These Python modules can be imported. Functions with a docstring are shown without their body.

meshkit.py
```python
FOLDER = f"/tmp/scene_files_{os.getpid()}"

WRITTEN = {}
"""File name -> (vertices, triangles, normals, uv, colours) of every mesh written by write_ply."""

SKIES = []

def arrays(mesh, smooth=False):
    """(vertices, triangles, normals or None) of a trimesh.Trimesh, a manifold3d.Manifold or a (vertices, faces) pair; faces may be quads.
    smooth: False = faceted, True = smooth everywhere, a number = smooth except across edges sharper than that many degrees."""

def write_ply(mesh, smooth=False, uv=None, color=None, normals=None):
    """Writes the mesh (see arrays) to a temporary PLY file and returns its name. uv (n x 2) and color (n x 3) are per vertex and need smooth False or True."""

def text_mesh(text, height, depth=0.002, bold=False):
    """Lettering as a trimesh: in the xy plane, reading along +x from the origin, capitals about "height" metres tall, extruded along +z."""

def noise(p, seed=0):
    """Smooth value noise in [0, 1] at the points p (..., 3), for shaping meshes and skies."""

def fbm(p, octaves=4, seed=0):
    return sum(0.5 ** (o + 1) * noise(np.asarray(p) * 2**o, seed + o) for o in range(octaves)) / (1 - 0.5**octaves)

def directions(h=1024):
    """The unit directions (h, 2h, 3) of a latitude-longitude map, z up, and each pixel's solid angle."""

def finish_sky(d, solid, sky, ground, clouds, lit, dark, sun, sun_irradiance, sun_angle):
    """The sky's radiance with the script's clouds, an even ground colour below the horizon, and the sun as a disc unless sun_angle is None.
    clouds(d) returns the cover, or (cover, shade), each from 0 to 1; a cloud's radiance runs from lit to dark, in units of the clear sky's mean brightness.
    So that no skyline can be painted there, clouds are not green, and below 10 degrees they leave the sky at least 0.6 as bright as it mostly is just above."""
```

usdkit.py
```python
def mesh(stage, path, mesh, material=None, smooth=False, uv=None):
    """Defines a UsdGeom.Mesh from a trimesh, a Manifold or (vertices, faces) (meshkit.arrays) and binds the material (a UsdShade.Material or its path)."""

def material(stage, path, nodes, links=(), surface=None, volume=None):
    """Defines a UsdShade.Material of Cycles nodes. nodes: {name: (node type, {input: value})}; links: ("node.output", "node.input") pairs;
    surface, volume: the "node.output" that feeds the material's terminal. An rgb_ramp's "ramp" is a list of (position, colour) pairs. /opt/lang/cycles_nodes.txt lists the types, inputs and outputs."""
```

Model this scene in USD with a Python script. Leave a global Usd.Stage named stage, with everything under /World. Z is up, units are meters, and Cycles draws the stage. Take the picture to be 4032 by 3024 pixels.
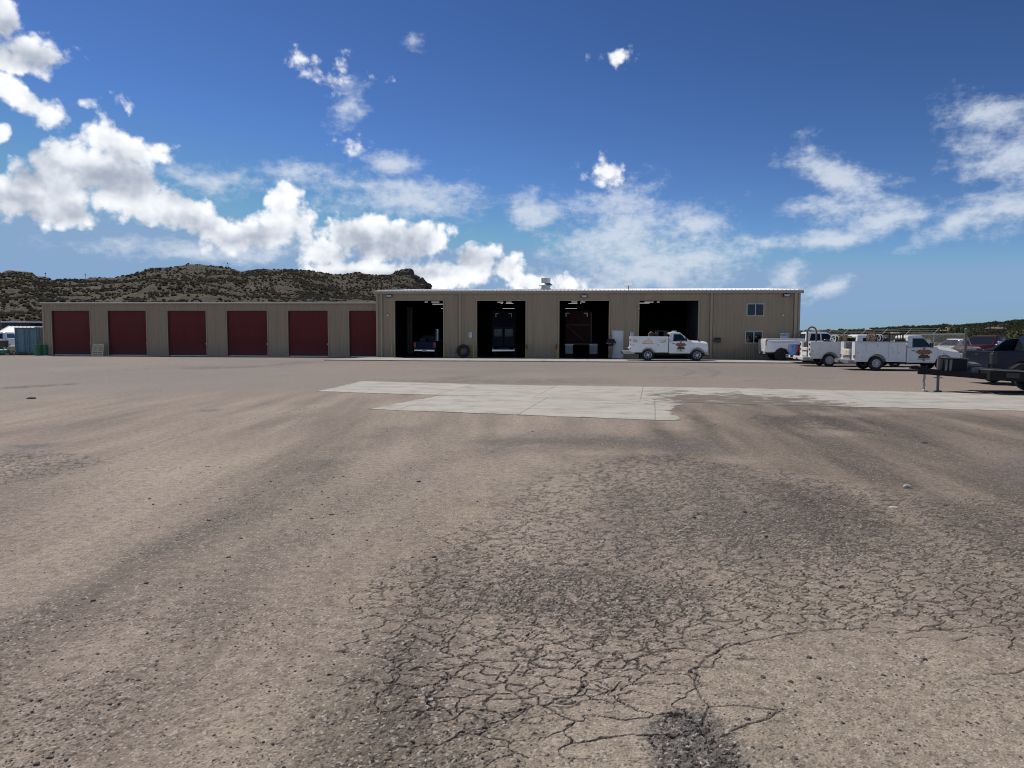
import math, random
import numpy as np, trimesh, manifold3d as m3
import shapely, shapely.geometry as sg, shapely.affinity as sa, shapely.ops as so
from scipy.spatial import cKDTree
from pxr import Usd, UsdGeom, UsdLux, UsdShade, Gf, Sdf, Vt
import usdkit, meshkit
from meshkit import fbm, noise

stage = Usd.Stage.CreateInMemory()
UsdGeom.SetStageUpAxis(stage, 'Z'); UsdGeom.SetStageMetersPerUnit(stage, 1.0)
UsdGeom.Xform.Define(stage, '/World'); UsdGeom.Scope.Define(stage, '/World/Looks')
PI = math.pi
# ------------------------------------------------------------------ camera, sky, sun, exposure
CAM_H, FPX, W, H = 1.80, 2823.0, 4032, 3024
PITCH = math.atan2(192.0, FPX)          # downwards
ROLL = math.radians(0.17)               # clockwise
EXPOSURE = 0.0
CLOUDS = True
SUN = np.array([-0.50, 0.48, 1.0]); SUN /= np.linalg.norm(SUN)
SUN_INT, SKY_STR = 1.25, 0.07
AIR, AEROSOL, OZONE = 1.0, 0.25, 3.5

fw = np.array([0, math.cos(PITCH), -math.sin(PITCH)])
up0 = np.array([0, math.sin(PITCH), math.cos(PITCH)])
rt0 = np.array([1.0, 0, 0])
# picture rolled so that the horizon falls to the right
rt = rt0 * math.cos(ROLL) + up0 * math.sin(ROLL)
up = up0 * math.cos(ROLL) - rt0 * math.sin(ROLL)
cam = UsdGeom.Camera.Define(stage, '/World/camera')
cam.CreateFocalLengthAttr(24.0); cam.CreateHorizontalApertureAttr(24.0 * W / FPX); cam.CreateVerticalApertureAttr(24.0 * H / FPX)
cam.CreateClippingRangeAttr(Gf.Vec2f(0.1, 60000)); cam.CreateExposureAttr(EXPOSURE)
M = Gf.Matrix4d(*[float(x) for x in (*rt, 0, *up, 0, *(-fw), 0, 0, 0, CAM_H, 1)])
cam.AddTransformOp().Set(M)

def ray(px, py):
    d = fw + rt * (px - W / 2) / FPX + up * (H / 2 - py) / FPX
    return d / np.linalg.norm(d)
def gnd(px, py, z=0.0):
    d = ray(px, py); t = (z - CAM_H) / d[2]
    return np.array([d[0] * t, d[1] * t])
def azel(px, py):
    d = ray(px, py)
    return math.atan2(d[0], d[1]), math.asin(d[2])
def at_depth(px, py, y):
    d = ray(px, py); t = y / d[1]
    return np.array([d[0] * t, y, CAM_H + d[2] * t])

k_ = 1.0 / SKY_STR
def sky_material():
    n, l = {}, []
    def N(name, kind, **kw): n[name] = (kind, kw); return name
    def L(a, b): l.append((a, b))
    def math_(name, op, a, b=None, c=None, clamp=False):
        kw = {'math_type': op, 'use_clamp': clamp}
        for k, v in (('value1', a), ('value2', b), ('value3', c)):
            if v is None: continue
            if isinstance(v, str): l.append((v, name + '.' + k))
            else: kw[k] = v
        n[name] = ('math', kw); return name + '.value'
    N('sky', 'sky_texture', sky_type='single_scattering', sun_disc=False, sun_elevation=math.asin(SUN[2]), sun_rotation=math.atan2(SUN[0], SUN[1]),
      air_density=AIR, aerosol_density=AEROSOL, ozone_density=OZONE, altitude=1500.0)
    N('gam', 'gamma', gamma=1.65); L('sky.color', 'gam.color')
    N('grade0', 'mix', mix_type='multiply', fac=1.0, color2=(0.385, 0.378, 0.375)); N('grade', 'mix', mix_type='darken', fac=1.0, color2=tuple(k_ * c for c in (0.242, 0.386, 0.597))); L('grade0.color', 'grade.color1'); L('gam.color', 'grade0.color1')
    if not CLOUDS:
        N('bg', 'background_shader', strength=SKY_STR); L('grade.color', 'bg.color')
        return usdkit.material(stage, '/World/Looks/sky_air', n, l, surface='bg.background')
    N('tc', 'texture_coordinate'); N('xyz', 'separate_xyz'); L('tc.generated', 'xyz.vector')
    az = math_('az', 'arctan2', 'xyz.x', 'xyz.y')
    el = math_('el', 'arcsine', 'xyz.z')
    N('p0', 'combine_xyz'); L(az, 'p0.x'); L(el, 'p0.y')
    # ---- a slow warp, so that the edges billow
    N('warp', 'noise_texture', scale=9.0, detail=1.5, roughness=0.55); L('p0.vector', 'warp.vector')
    N('wsub', 'vector_math', math_type='subtract', vector2=(0.5, 0.5, 0.5)); L('warp.color', 'wsub.vector1')
    N('wsc', 'vector_math', math_type='multiply', vector2=(0.045, 0.03, 0)); L('wsub.vector', 'wsc.vector1')
    N('p', 'vector_math', math_type='add'); L('p0.vector', 'p.vector1'); L('wsc.vector', 'p.vector2')
    N('ph', 'vector_math', math_type='multiply_add', vector2=(1, 1, 0), vector3=(0, 0, 1)); L('p.vector', 'ph.vector1')
    turned = {0: 'ph.vector'}
    def turn(deg):
        """the plane of azimuth and elevation, turned"""
        if deg not in turned:
            c, q, t = math.cos(math.radians(deg)), math.sin(math.radians(deg)), f't{len(turned)}'
            N(t + 'x', 'vector_math', math_type='dot_product', vector2=(c, -q, 0)); L('ph.vector', t + 'x.vector1')
            N(t + 'y', 'vector_math', math_type='dot_product', vector2=(q, c, 0)); L('ph.vector', t + 'y.vector1')
            N(t, 'combine_xyz', z=1.0); L(t + 'x.value', t + '.x'); L(t + 'y.value', t + '.y')
            turned[deg] = t + '.vector'
        return turned[deg]
    def field(tag, blobs, k, small=0.0):
        prev = None
        for i, b in enumerate(blobs):
            cx, cy, rx, ry = b[:4]; deg = b[4] if len(b) > 4 else 0
            deg = 0 if abs(deg) < 14 else int(math.copysign(25, deg))
            c, q = math.cos(math.radians(deg)), math.sin(math.radians(deg))
            a, e = azel(cx, cy); a, e = a * c - e * q, a * q + e * c
            f = math.sqrt(1 - small ** 2) * FPX; sx, sy = f / rx, f / ry
            N(f'{tag}m{i}', 'vector_math', math_type='multiply_add', vector2=(sx, sy, small), vector3=(-a * sx, -e * sy, 0)); L(turn(deg), f'{tag}m{i}.vector1')
            N(f'{tag}l{i}', 'vector_math', math_type='length'); L(f'{tag}m{i}.vector', f'{tag}l{i}.vector1')
            d = f'{tag}l{i}.value'
            prev = d if prev is None else math_(f'{tag}s{i}', 'smoothmin', prev, d, k)
        return prev
    cum = [(0, 50, 86.0, 75.0), (140, 185, 148.0, 75.0), (40, 235, 99.0, 44.0), (100, 385, 198.0, 60.0, 22), (-15, 530, 63.0, 66.0, 30), (410, 540, 144.0, 106.0), (520, 600, 180.0, 84.0), (360, 670, 252.0, 132.0), (230, 740, 270.0, 132.0), (60, 750, 180.0, 114.0), (250, 840, 198.0, 57.0), (490, 720, 171.0, 97.0), (620, 835, 225.0, 70.0), (820, 870, 207.0, 92.0, 16), (1130, 800, 99.0, 84.0), (1140, 880, 162.0, 101.0), (980, 920, 243.0, 88.0), (700, 800, 153.0, 62.0), (1280, 1000, 189.0, 79.0), (1370, 930, 180.0, 88.0), (1520, 960, 216.0, 114.0), (1660, 950, 171.0, 106.0), (1430, 1060, 360.0, 57.0), (1880, 1030, 144.0, 84.0), (2000, 1055, 126.0, 70.0), (2130, 1110, 216.0, 48.0), (1800, 1090, 234.0, 75.0)]
    lit = [(485, 385, 100, 60, 40), (1240, 262, 130, 62, 25), (1345, 245, 80, 85), (1480, 285, 105, 56), (1385, 575, 105, 52), (1505, 592, 62, 44), (2430, 210, 120, 46), (2385, 660, 110, 74, -25), (310, 385, 56, 32)]
    grey = [(60, 800, 170, 60), (330, 690, 210, 90), (480, 700, 130, 130), (330, 840, 190, 60), (700, 765, 60, 40), (610, 885, 200, 45), (760, 880, 120, 60), (1040, 945, 230, 75), (1390, 965, 130, 75), (1580, 970, 150, 80), (1850, 1030, 120, 70), (20, 90, 70, 80), (120, 215, 130, 60), (1500, 1085, 300, 26)]
    wis = [(1370, 395, 120, 130, 20), (1520, 640, 190, 70), (1620, 800, 430, 125), (1450, 730, 300, 60), (840, 700, 330, 70), (760, 985, 560, 60), (1180, 680, 180, 80), (2420, 810, 240, 150), (2500, 950, 480, 260), (2480, 1080, 520, 130), (2740, 880, 176.0, 76.0), (2750, 1005, 334.0, 60.0), (3010, 960, 264.0, 51.0), (3250, 955, 370.0, 51.0), (3290, 700, 282.0, 110.0, 18), (3480, 860, 282.0, 110.0), (3760, 870, 299.0, 76.0, -15), (3950, 830, 202.0, 102.0), (3330, 820, 290.0, 76.0), (3880, 440, 211.0, 98.0), (3990, 580, 211.0, 153.0), (3120, 1095, 97.0, 68.0), (3270, 1130, 141.0, 55.0, -35), (2100, 830, 160, 120), (1640, 160, 60, 45), (2420, 800, 200, 120), (2470, 900, 300, 200), (2560, 1020, 420, 170)]
    dbig = field('c', cum, 0.18)
    dlit = field('q', lit, 0.1, small=0.62)
    dc = math_('dcl', 'minimum', dbig, dlit)
    dg = field('g', grey, 0.3)
    dw = field('w', wis, 0.35)
    # ---- clouds beyond the frame, of the same kind and cover, low over the whole horizon
    N('far', 'noise_texture', scale=2.6, detail=2.0, roughness=0.5); L('p0.vector', 'far.vector')
    faz = math_('faz', 'absolute', az)
    fout = math_('fo', 'subtract', faz, 0.72); fout = math_('fo2', 'multiply', fout, 6.0, clamp=True)
    fel = math_('fe', 'subtract', el, 0.22); fel = math_('fe1', 'absolute', fel); fel = math_('fe2', 'multiply', fel, 3.0)
    fd = math_('fd', 'multiply_add', 'far.fac', -5.0, 3.35); fd = math_('fd2', 'add', fd, fel)
    fd = math_('fd3', 'maximum', fd, 0.0)
    N('fm', 'mix_float', a=9.0); L(fout, 'fm.fac'); L(fd, 'fm.b')
    dc = math_('dcf', 'minimum', dc, 'fm.result')
    # ---- cumulus
    sunaz, sunel = -0.60, 0.55
    def nz(tag, off, scale, detail, rough, src='p0.vector', st=(1, 1, 1)):
        N(tag + 'o', 'mapping', mapping_type='point', location=off, scale=st); L(src, tag + 'o.vector')
        N(tag, 'noise_texture', scale=scale, detail=detail, roughness=rough); L(tag + 'o.vector', tag + '.vector')
        return tag + '.fac'
    n1 = nz('n1', (0, 0, 0), 22.0, 6.0, 0.6)
    n2 = nz('n2', (0.010, -0.016, 0), 22.0, 3.0, 0.55)     # the same noise, a step away from the sun
    nb = nz('nb', (3.1, 1.7, 0), 9.0, 2.0, 0.5)
    body = math_('body', 'subtract', 1.02, dc)
    e1 = math_('e1', 'subtract', n1, 0.5)
    N('vor', 'voronoi_texture', feature='f1', scale=46.0, detail=1.0, roughness=0.5, lacunarity=2.3); L('p.vector', 'vor.vector')
    bil = math_('bil', 'multiply_add', 'vor.distance', -1.0, 0.42)
    D = math_('D0', 'multiply_add', e1, 1.7, body); D = math_('D', 'multiply_add', bil, 0.38, D)
    N('cov', 'map_range', range_type='smoothstep', from_min=0.06, from_max=0.44, clamp=True); L(D, 'cov.value')
    # shade: thick middles are grey, edges and sunward bulges white
    lightn = math_('ln', 'subtract', n2, n1)
    g0 = math_('g0', 'subtract', 1.0, dg); g1 = math_('g1', 'subtract', nb, 0.5); g2 = math_('g2', 'multiply_add', g1, 1.6, g0); g3 = math_('g3', 'multiply_add', e1, 0.8, g2)
    N('thick', 'map_range', range_type='smoothstep', from_min=-0.25, from_max=0.75, clamp=True); L(g3, 'thick.value')
    sh = math_('sh1', 'multiply', 'thick.result', 0.58)
    N('soft', 'map_range', range_type='smoothstep', from_min=0.3, from_max=1.3, clamp=True); L(D, 'soft.value')
    sh = math_('sh3', 'multiply_add', 'soft.result', 0.12, sh)
    sh = math_('sh4', 'multiply_add', bil, -0.35, sh); sh = math_('sh2', 'multiply_add', lightn, 1.7, sh, clamp=True)
    N('cc', 'rgb_ramp', ramp=[(0.0, CLOUD_WHITE), (0.35, CLOUD_MID), (0.75, CLOUD_GREY), (1.0, CLOUD_DARK)]); L(sh, 'cc.fac')
    # ---- thin, wispy cloud
    w1 = nz('w1', (1.3, 0.4, 0), 15.0, 5.0, 0.62, st=(1, 1.9, 1))
    w2 = nz('w2', (5.3, 2.4, 0), 60.0, 3.0, 0.65, st=(1, 1.3, 1))
    wb = math_('wb', 'subtract', 1.0, dw)
    ew = math_('ew', 'subtract', w1, 0.5); ew2 = math_('ew2', 'subtract', w2, 0.5)
    DW = math_('DW', 'multiply_add', ew, 2.0, wb); DW = math_('DW2', 'multiply_add', ew2, 0.9, DW)
    N('wcov', 'map_range', range_type='smoothstep', from_min=0.12, from_max=1.12, clamp=True); L(DW, 'wcov.value')
    wa = math_('wa', 'multiply', 'wcov.result', 0.86)
    N('mw', 'mix', mix_type='mix', color2=WISP); L(wa, 'mw.fac'); L('grade.color', 'mw.color1')
    N('mc', 'mix', mix_type='mix'); L('cov.result', 'mc.fac'); L('mw.color', 'mc.color1'); L('cc.color', 'mc.color2')
    N('bg', 'background_shader', strength=SKY_STR); L('mc.color', 'bg.color')
    return usdkit.material(stage, '/World/Looks/sky_air', n, l, surface='bg.background')
CLOUD_WHITE, CLOUD_MID, CLOUD_GREY, CLOUD_DARK = [tuple(k_ * c for c in col) for col in ((1.0, 1.02, 1.05), (0.80, 0.84, 0.90), (0.52, 0.57, 0.66), (0.40, 0.45, 0.55))]
WISP = tuple(k_ * c for c in (0.66, 0.73, 0.83))
dome = UsdLux.DomeLight.Define(stage, '/World/sky'); dome.CreateIntensityAttr(1.0)
UsdShade.MaterialBindingAPI.Apply(dome.GetPrim()).Bind(sky_material())
dome.GetPrim().SetCustomDataByKey('kind', 'structure')
sun = UsdLux.DistantLight.Define(stage, '/World/sun')
sun.CreateNormalizeAttr(True); sun.CreateIntensityAttr(SUN_INT); sun.CreateAngleAttr(0.53); sun.CreateColorAttr(Gf.Vec3f(1.0, 0.95, 0.88))
zc = SUN; xc = np.cross([0, 0, 1], zc); xc /= np.linalg.norm(xc); yc = np.cross(zc, xc)
sun.AddTransformOp().Set(Gf.Matrix4d(*[float(x) for x in (*xc, 0, *yc, 0, *zc, 0, 0, 0, 50, 1)]))
# ------------------------------------------------------------------ helpers
used = set()
def free(path):
    if path not in used: used.add(path); return path
    k = 1
    while f'{path}_{k:03d}' in used: k += 1
    used.add(f'{path}_{k:03d}'); return f'{path}_{k:03d}'
def tag(prim, label=None, cat=None, group=None, kind=None):
    p = prim.GetPrim()
    for k, v in (('label', label), ('category', cat), ('group', group), ('kind', kind)):
        if v: p.SetCustomDataByKey(k, v)
    return p
def path_of(parent): return str(parent.GetPath()) if parent is not None else '/World'
def part(name, mesh, mat, parent=None, smooth=30, label=None):
    """ONE mesh of the scene under its parent"""
    if isinstance(mesh, list): mesh = trimesh.util.concatenate([tm(x) for x in mesh])
    g = usdkit.mesh(stage, free(path_of(parent) + '/' + name), mesh, mat, smooth)
    if label: tag(g, label)
    return g.GetPrim()
def thing(name, label, cat, loc=(0, 0, 0), rotz=0, group=None):
    x = UsdGeom.Xform.Define(stage, free('/World/' + name))
    x.AddTranslateOp().Set(Gf.Vec3d(*map(float, loc)))
    if rotz: x.AddRotateZOp().Set(float(rotz))
    return tag(x, label, cat, group)
def copy_of(src, label, loc, rotz=0, group=None, scale=None):
    d = src.GetCustomData()
    base = src.GetName()
    if base[-4:-3] == '_' and base[-3:].isdigit(): base = base[:-4]
    x = UsdGeom.Xform.Define(stage, free('/World/' + base))
    x.GetPrim().GetReferences().AddInternalReference(src.GetPath())
    x.ClearXformOpOrder()
    t = x.GetTranslateOp() if x.GetTranslateOp() else x.AddTranslateOp(); t.Set(Gf.Vec3d(*map(float, loc)))
    r = x.GetRotateZOp() if x.GetRotateZOp() else x.AddRotateZOp(); r.Set(float(rotz))
    ops = [t, r]
    x.SetXformOpOrder(ops)
    x.GetPrim().SetInstanceable(True)
    return tag(x, label, d.get('category'), group or d.get('group'))
def tm(x):
    if isinstance(x, trimesh.Trimesh): return x
    if hasattr(x, 'to_mesh'):
        m = x.to_mesh(); return trimesh.Trimesh(m.vert_properties[:, :3], m.tri_verts, process=False)
    v, f = np.asarray(x[0], float), np.asarray(x[1], int)
    if f.shape[1] == 4: f = np.vstack([f[:, [0, 1, 2]], f[:, [0, 2, 3]]])
    return trimesh.Trimesh(v, f, process=False)
def box(x0, y0, z0, x1, y1, z1):
    b = trimesh.creation.box((x1 - x0, y1 - y0, z1 - z0)); b.apply_translation(((x0 + x1) / 2, (y0 + y1) / 2, (z0 + z1) / 2)); return b
def hull(pts): return m3.Manifold.hull_points(np.asarray(pts, float))
def rbox(x0, y0, z0, x1, y1, z1, r=0.03, n=8):
    """a box with rounded edges"""
    s = m3.Manifold.sphere(r, n)
    return m3.Manifold.batch_hull([s.translate((x, y, z)) for x in (x0 + r, x1 - r) for y in (y0 + r, y1 - r) for z in (z0 + r, z1 - r)])
def cyl(r, h, axis='z', at=(0, 0, 0), n=24, r2=None):
    c = m3.Manifold.cylinder(h, r, r if r2 is None else r2, n, True)
    if axis == 'x': c = c.rotate((0, 90, 0))
    if axis == 'y': c = c.rotate((90, 0, 0))
    return c.translate(at)
def tube(pts, r, n=8, closed=False):
    """a round bar along a polyline"""
    s = m3.Manifold.sphere(r, n); pts = [tuple(map(float, p)) for p in pts]
    if closed: pts = pts + [pts[0]]
    return m3.Manifold.batch_boolean([m3.Manifold.batch_hull([s.translate(a), s.translate(b)]) for a, b in zip(pts, pts[1:])], m3.OpType.Add)
def bar(a, b, w, d):
    """a square bar from a to b"""
    a, b = np.array(a, float), np.array(b, float); L_ = np.linalg.norm(b - a); z = (b - a) / L_
    x = np.cross(z, [0, 1, 0] if abs(z[1]) < 0.9 else [1, 0, 0]); x /= np.linalg.norm(x); y = np.cross(z, x)
    m = trimesh.creation.box((w, d, L_)); T = np.eye(4); T[:3, :3] = np.stack([x, y, z], 1); T[:3, 3] = (a + b) / 2
    m.apply_transform(T); return m
def lathe(profile, axis='z', at=(0, 0, 0), n=32):
    m = trimesh.creation.revolve(np.asarray(profile, float), sections=n)
    if axis == 'y': m.apply_transform(trimesh.transformations.rotation_matrix(PI / 2, (1, 0, 0)))
    if axis == 'x': m.apply_transform(trimesh.transformations.rotation_matrix(PI / 2, (0, 1, 0)))
    m.apply_translation(at); return m
def prism_y(pts, y0, y1):
    """a polygon in the xz plane, run from y0 to y1"""
    cs = m3.CrossSection([np.asarray(pts, float)], m3.FillRule.EvenOdd)
    return m3.Manifold.extrude(cs, y1 - y0).rotate((90, 0, 0)).translate((0, y1, 0))
def shift(m, v):
    m = tm(m).copy(); m.apply_translation(v); return m
def turnz(m, deg):
    m = tm(m).copy(); m.apply_transform(trimesh.transformations.rotation_matrix(math.radians(deg), (0, 0, 1))); return m

def mat(name, color, rough=0.6, metal=0.0, spec=0.5, coat=0.0, var=0.0, vscale=3.0, bump=0.0, bscale=40.0, dirt=None, dscale=1.5, damt=0.5, emit=None):
    n = {'p': ('principled_bsdf', {'base_color': color, 'roughness': rough, 'metallic': metal, 'specular_ior_level': spec, 'coat_weight': coat})}
    l = []
    if emit: n['p'][1].update(emission_color=emit[0], emission_strength=emit[1])
    if var or dirt or bump: n['tc'] = ('texture_coordinate', {})
    src = None
    if var:
        n['nz'] = ('noise_texture', {'scale': vscale, 'detail': 5.0, 'roughness': 0.6}); l.append(('tc.object', 'nz.vector'))
        n['rp'] = ('rgb_ramp', {'ramp': [(0.3, [c * (1 - var) for c in color]), (0.7, [min(1, c * (1 + var)) for c in color])]}); l.append(('nz.fac', 'rp.fac')); src = 'rp.color'
    if dirt:
        n['dn'] = ('noise_texture', {'scale': dscale, 'detail': 7.0, 'roughness': 0.65}); l.append(('tc.object', 'dn.vector'))
        n['dm'] = ('map_range', {'range_type': 'smoothstep', 'from_min': 0.48, 'from_max': 0.75, 'to_max': damt, 'clamp': True}); l.append(('dn.fac', 'dm.value'))
        n['dx'] = ('mix', {'mix_type': 'mix', 'color1': color, 'color2': dirt}); l.append(('dm.result', 'dx.fac'))
        if src: l.append((src, 'dx.color1'))
        src = 'dx.color'
    if src: l.append((src, 'p.base_color'))
    if bump:
        n['bn'] = ('noise_texture', {'scale': bscale, 'detail': 4.0}); l.append(('tc.object', 'bn.vector'))
        n['bp'] = ('bump', {'strength': 1.0, 'distance': bump}); l += [('bn.fac', 'bp.height'), ('bp.normal', 'p.normal')]
    return usdkit.material(stage, '/World/Looks/' + name, n, l, surface='p.BSDF')
def glass_mat(name, tint, refl=1.0):
    return usdkit.material(stage, '/World/Looks/' + name, {'t': ('transparent_bsdf', {'color': tint}), 'g': ('glossy_bsdf', {'color': (refl, refl, refl), 'roughness': 0.03}), 'f': ('fresnel', {'IOR': 1.6}), 'm': ('mix_closure', {})},
                           [('f.fac', 'm.fac'), ('t.BSDF', 'm.closure1'), ('g.BSDF', 'm.closure2')], surface='m.closure')
# ------------------------------------------------------------------ building lines (the two sheds stand in one skewed row)
SKEW = -5.2
EX = np.array([math.cos(math.radians(SKEW)), math.sin(math.radians(SKEW))]); EY = np.array([-EX[1], EX[0]])
B0 = gnd(1485, 1408.5)                                   # main building, left front corner
def wall_uz(px, py, v=0.0, o=None):
    """where the ray through a pixel meets the wall plane v behind the main front: along the wall, height"""
    o = B0 if o is None else o
    d = ray(px, py); t = (o @ EY + v) / (d[:2] @ EY)
    return d[:2] @ EX * t - o @ EX, CAM_H + d[2] * t
def to_world(u, v, z=0.0): p = B0 + EX * u + EY * v; return (p[0], p[1], z)
def U(px, v=0.0): return wall_uz(px, 1320, v)[0]
def Z(px, py, v=0.0): return wall_uz(px, py, v)[1]

# ------------------------------------------------------------------ ground
def in_poly(P, poly, soft=0.3):
    """1 inside a polygon, falling to 0 over soft metres outside"""
    poly = np.asarray(poly, float); x, y = P[:, 0], P[:, 1]; n = len(poly)
    inside = np.zeros(len(P), bool); dist = np.full(len(P), 1e9)
    for i in range(n):
        a, b = poly[i], poly[(i + 1) % n]; ab = b - a
        t = np.clip(((P - a) @ ab) / (ab @ ab), 0, 1); dist = np.minimum(dist, np.hypot(*(P - a - t[:, None] * ab).T))
        with np.errstate(divide='ignore', invalid='ignore'):
            inside ^= ((a[1] > y) != (b[1] > y)) & (x < (b[0] - a[0]) * (y - a[1]) / (b[1] - a[1]) + a[0])
    sd = np.where(inside, dist, -dist)
    return np.clip(0.5 + sd / (2 * soft), 0, 1)
def near_line(P, line, w):
    d = np.full(len(P), 1e9); line = np.asarray(line, float)
    for a, b in zip(line, line[1:]):
        ab = b - a; t = np.clip(((P - a) @ ab) / (ab @ ab), 0, 1); d = np.minimum(d, np.hypot(*(P - a - t[:, None] * ab).T))
    return np.exp(-(d / w) ** 2)
def G(*pts): return [gnd(*p) for p in pts]
def sm(x, a, b): t = np.clip((x - a) / (b - a), 0, 1); return t * t * (3 - 2 * t)
NT = np.random.default_rng(77).random((512, 512)).astype(np.float32)
def vnoise(X, Y, s=0):
    i, j = np.floor(X).astype(np.int32), np.floor(Y).astype(np.int32); a, b = X - i, Y - j
    a = a * a * (3 - 2 * a); b = b * b * (3 - 2 * b); i = (i + 37 * s) & 511; j = (j + 91 * s) & 511; i1, j1 = (i + 1) & 511, (j + 1) & 511
    p, q_ = NT[i, j], NT[i, j1]
    p = p + (NT[i1, j] - p) * a; q_ = q_ + (NT[i1, j1] - q_) * a
    return p + (q_ - p) * b
def f2(P, scale, oct=4, seed=0):
    c, s_ = math.cos(seed + 0.6), math.sin(seed + 0.6)
    X = (P[:, 0] * c - P[:, 1] * s_).astype(np.float32) * np.float32(scale) + 17.3 * seed; Y = (P[:, 0] * s_ + P[:, 1] * c).astype(np.float32) * np.float32(scale) + 5.1 * seed
    out = 0.0
    for o in range(oct): out = out + 0.5 ** (o + 1) * vnoise(X * 2.03 ** o, Y * 2.03 ** o, seed * 3 + o)
    return np.asarray(out / (1 - 0.5 ** oct), float)

PAD1 = G((1247, 1541), (1424, 1501), (1959, 1515), (2800, 1527), (3517, 1541), (4032, 1551), (4250, 1556), (4300, 1627), (4032, 1619), (3687, 1610), (3517, 1606), (2900, 1591), (2675, 1584), (1739, 1557))
PAD2 = G((1442, 1611), (1739, 1557), (2675, 1584), (2690, 1592), (2653, 1606), (2640, 1620), (2655, 1632), (2668, 1643), (2679, 1655), (2660, 1658))
DIRT_ON_PAD = G((2450, 1590), (2560, 1520), (2700, 1534), (2760, 1546), (2900, 1538), (2990, 1550), (3080, 1556), (3180, 1552), (3290, 1572), (3420, 1590), (3520, 1604), (3400, 1625), (2660, 1640), (2640, 1600))

def crack_net(P, cell, seed, warp=0.35, wide=1.0):
    """distance to the nearest crack of a net of cells about `cell` metres wide"""
    P = P * (1 / wide, 1); r = np.random.default_rng(seed)
    x0, y0 = P.min(0) - 1; x1, y1 = P.max(0) + 1
    gx, gy = np.meshgrid(np.arange(x0, x1, cell), np.arange(y0, y1, cell))
    pts = np.column_stack([gx.ravel(), gy.ravel()]) + r.uniform(-0.5, 0.5, (gx.size, 2)) * cell * 0.95
    Q = P + warp * cell * (np.column_stack([f2(P, 1.3 / cell, 3, seed), f2(P, 1.3 / cell, 3, seed + 7)]) - 0.5) * 2
    d, i = cKDTree(pts).query(Q, k=2)
    a, b = pts[i[:, 0]], pts[i[:, 1]]
    return np.abs(((b - a) * ((a + b) / 2 - Q)).sum(1)) / np.maximum(np.hypot(*(b - a).T), 1e-6)

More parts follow.
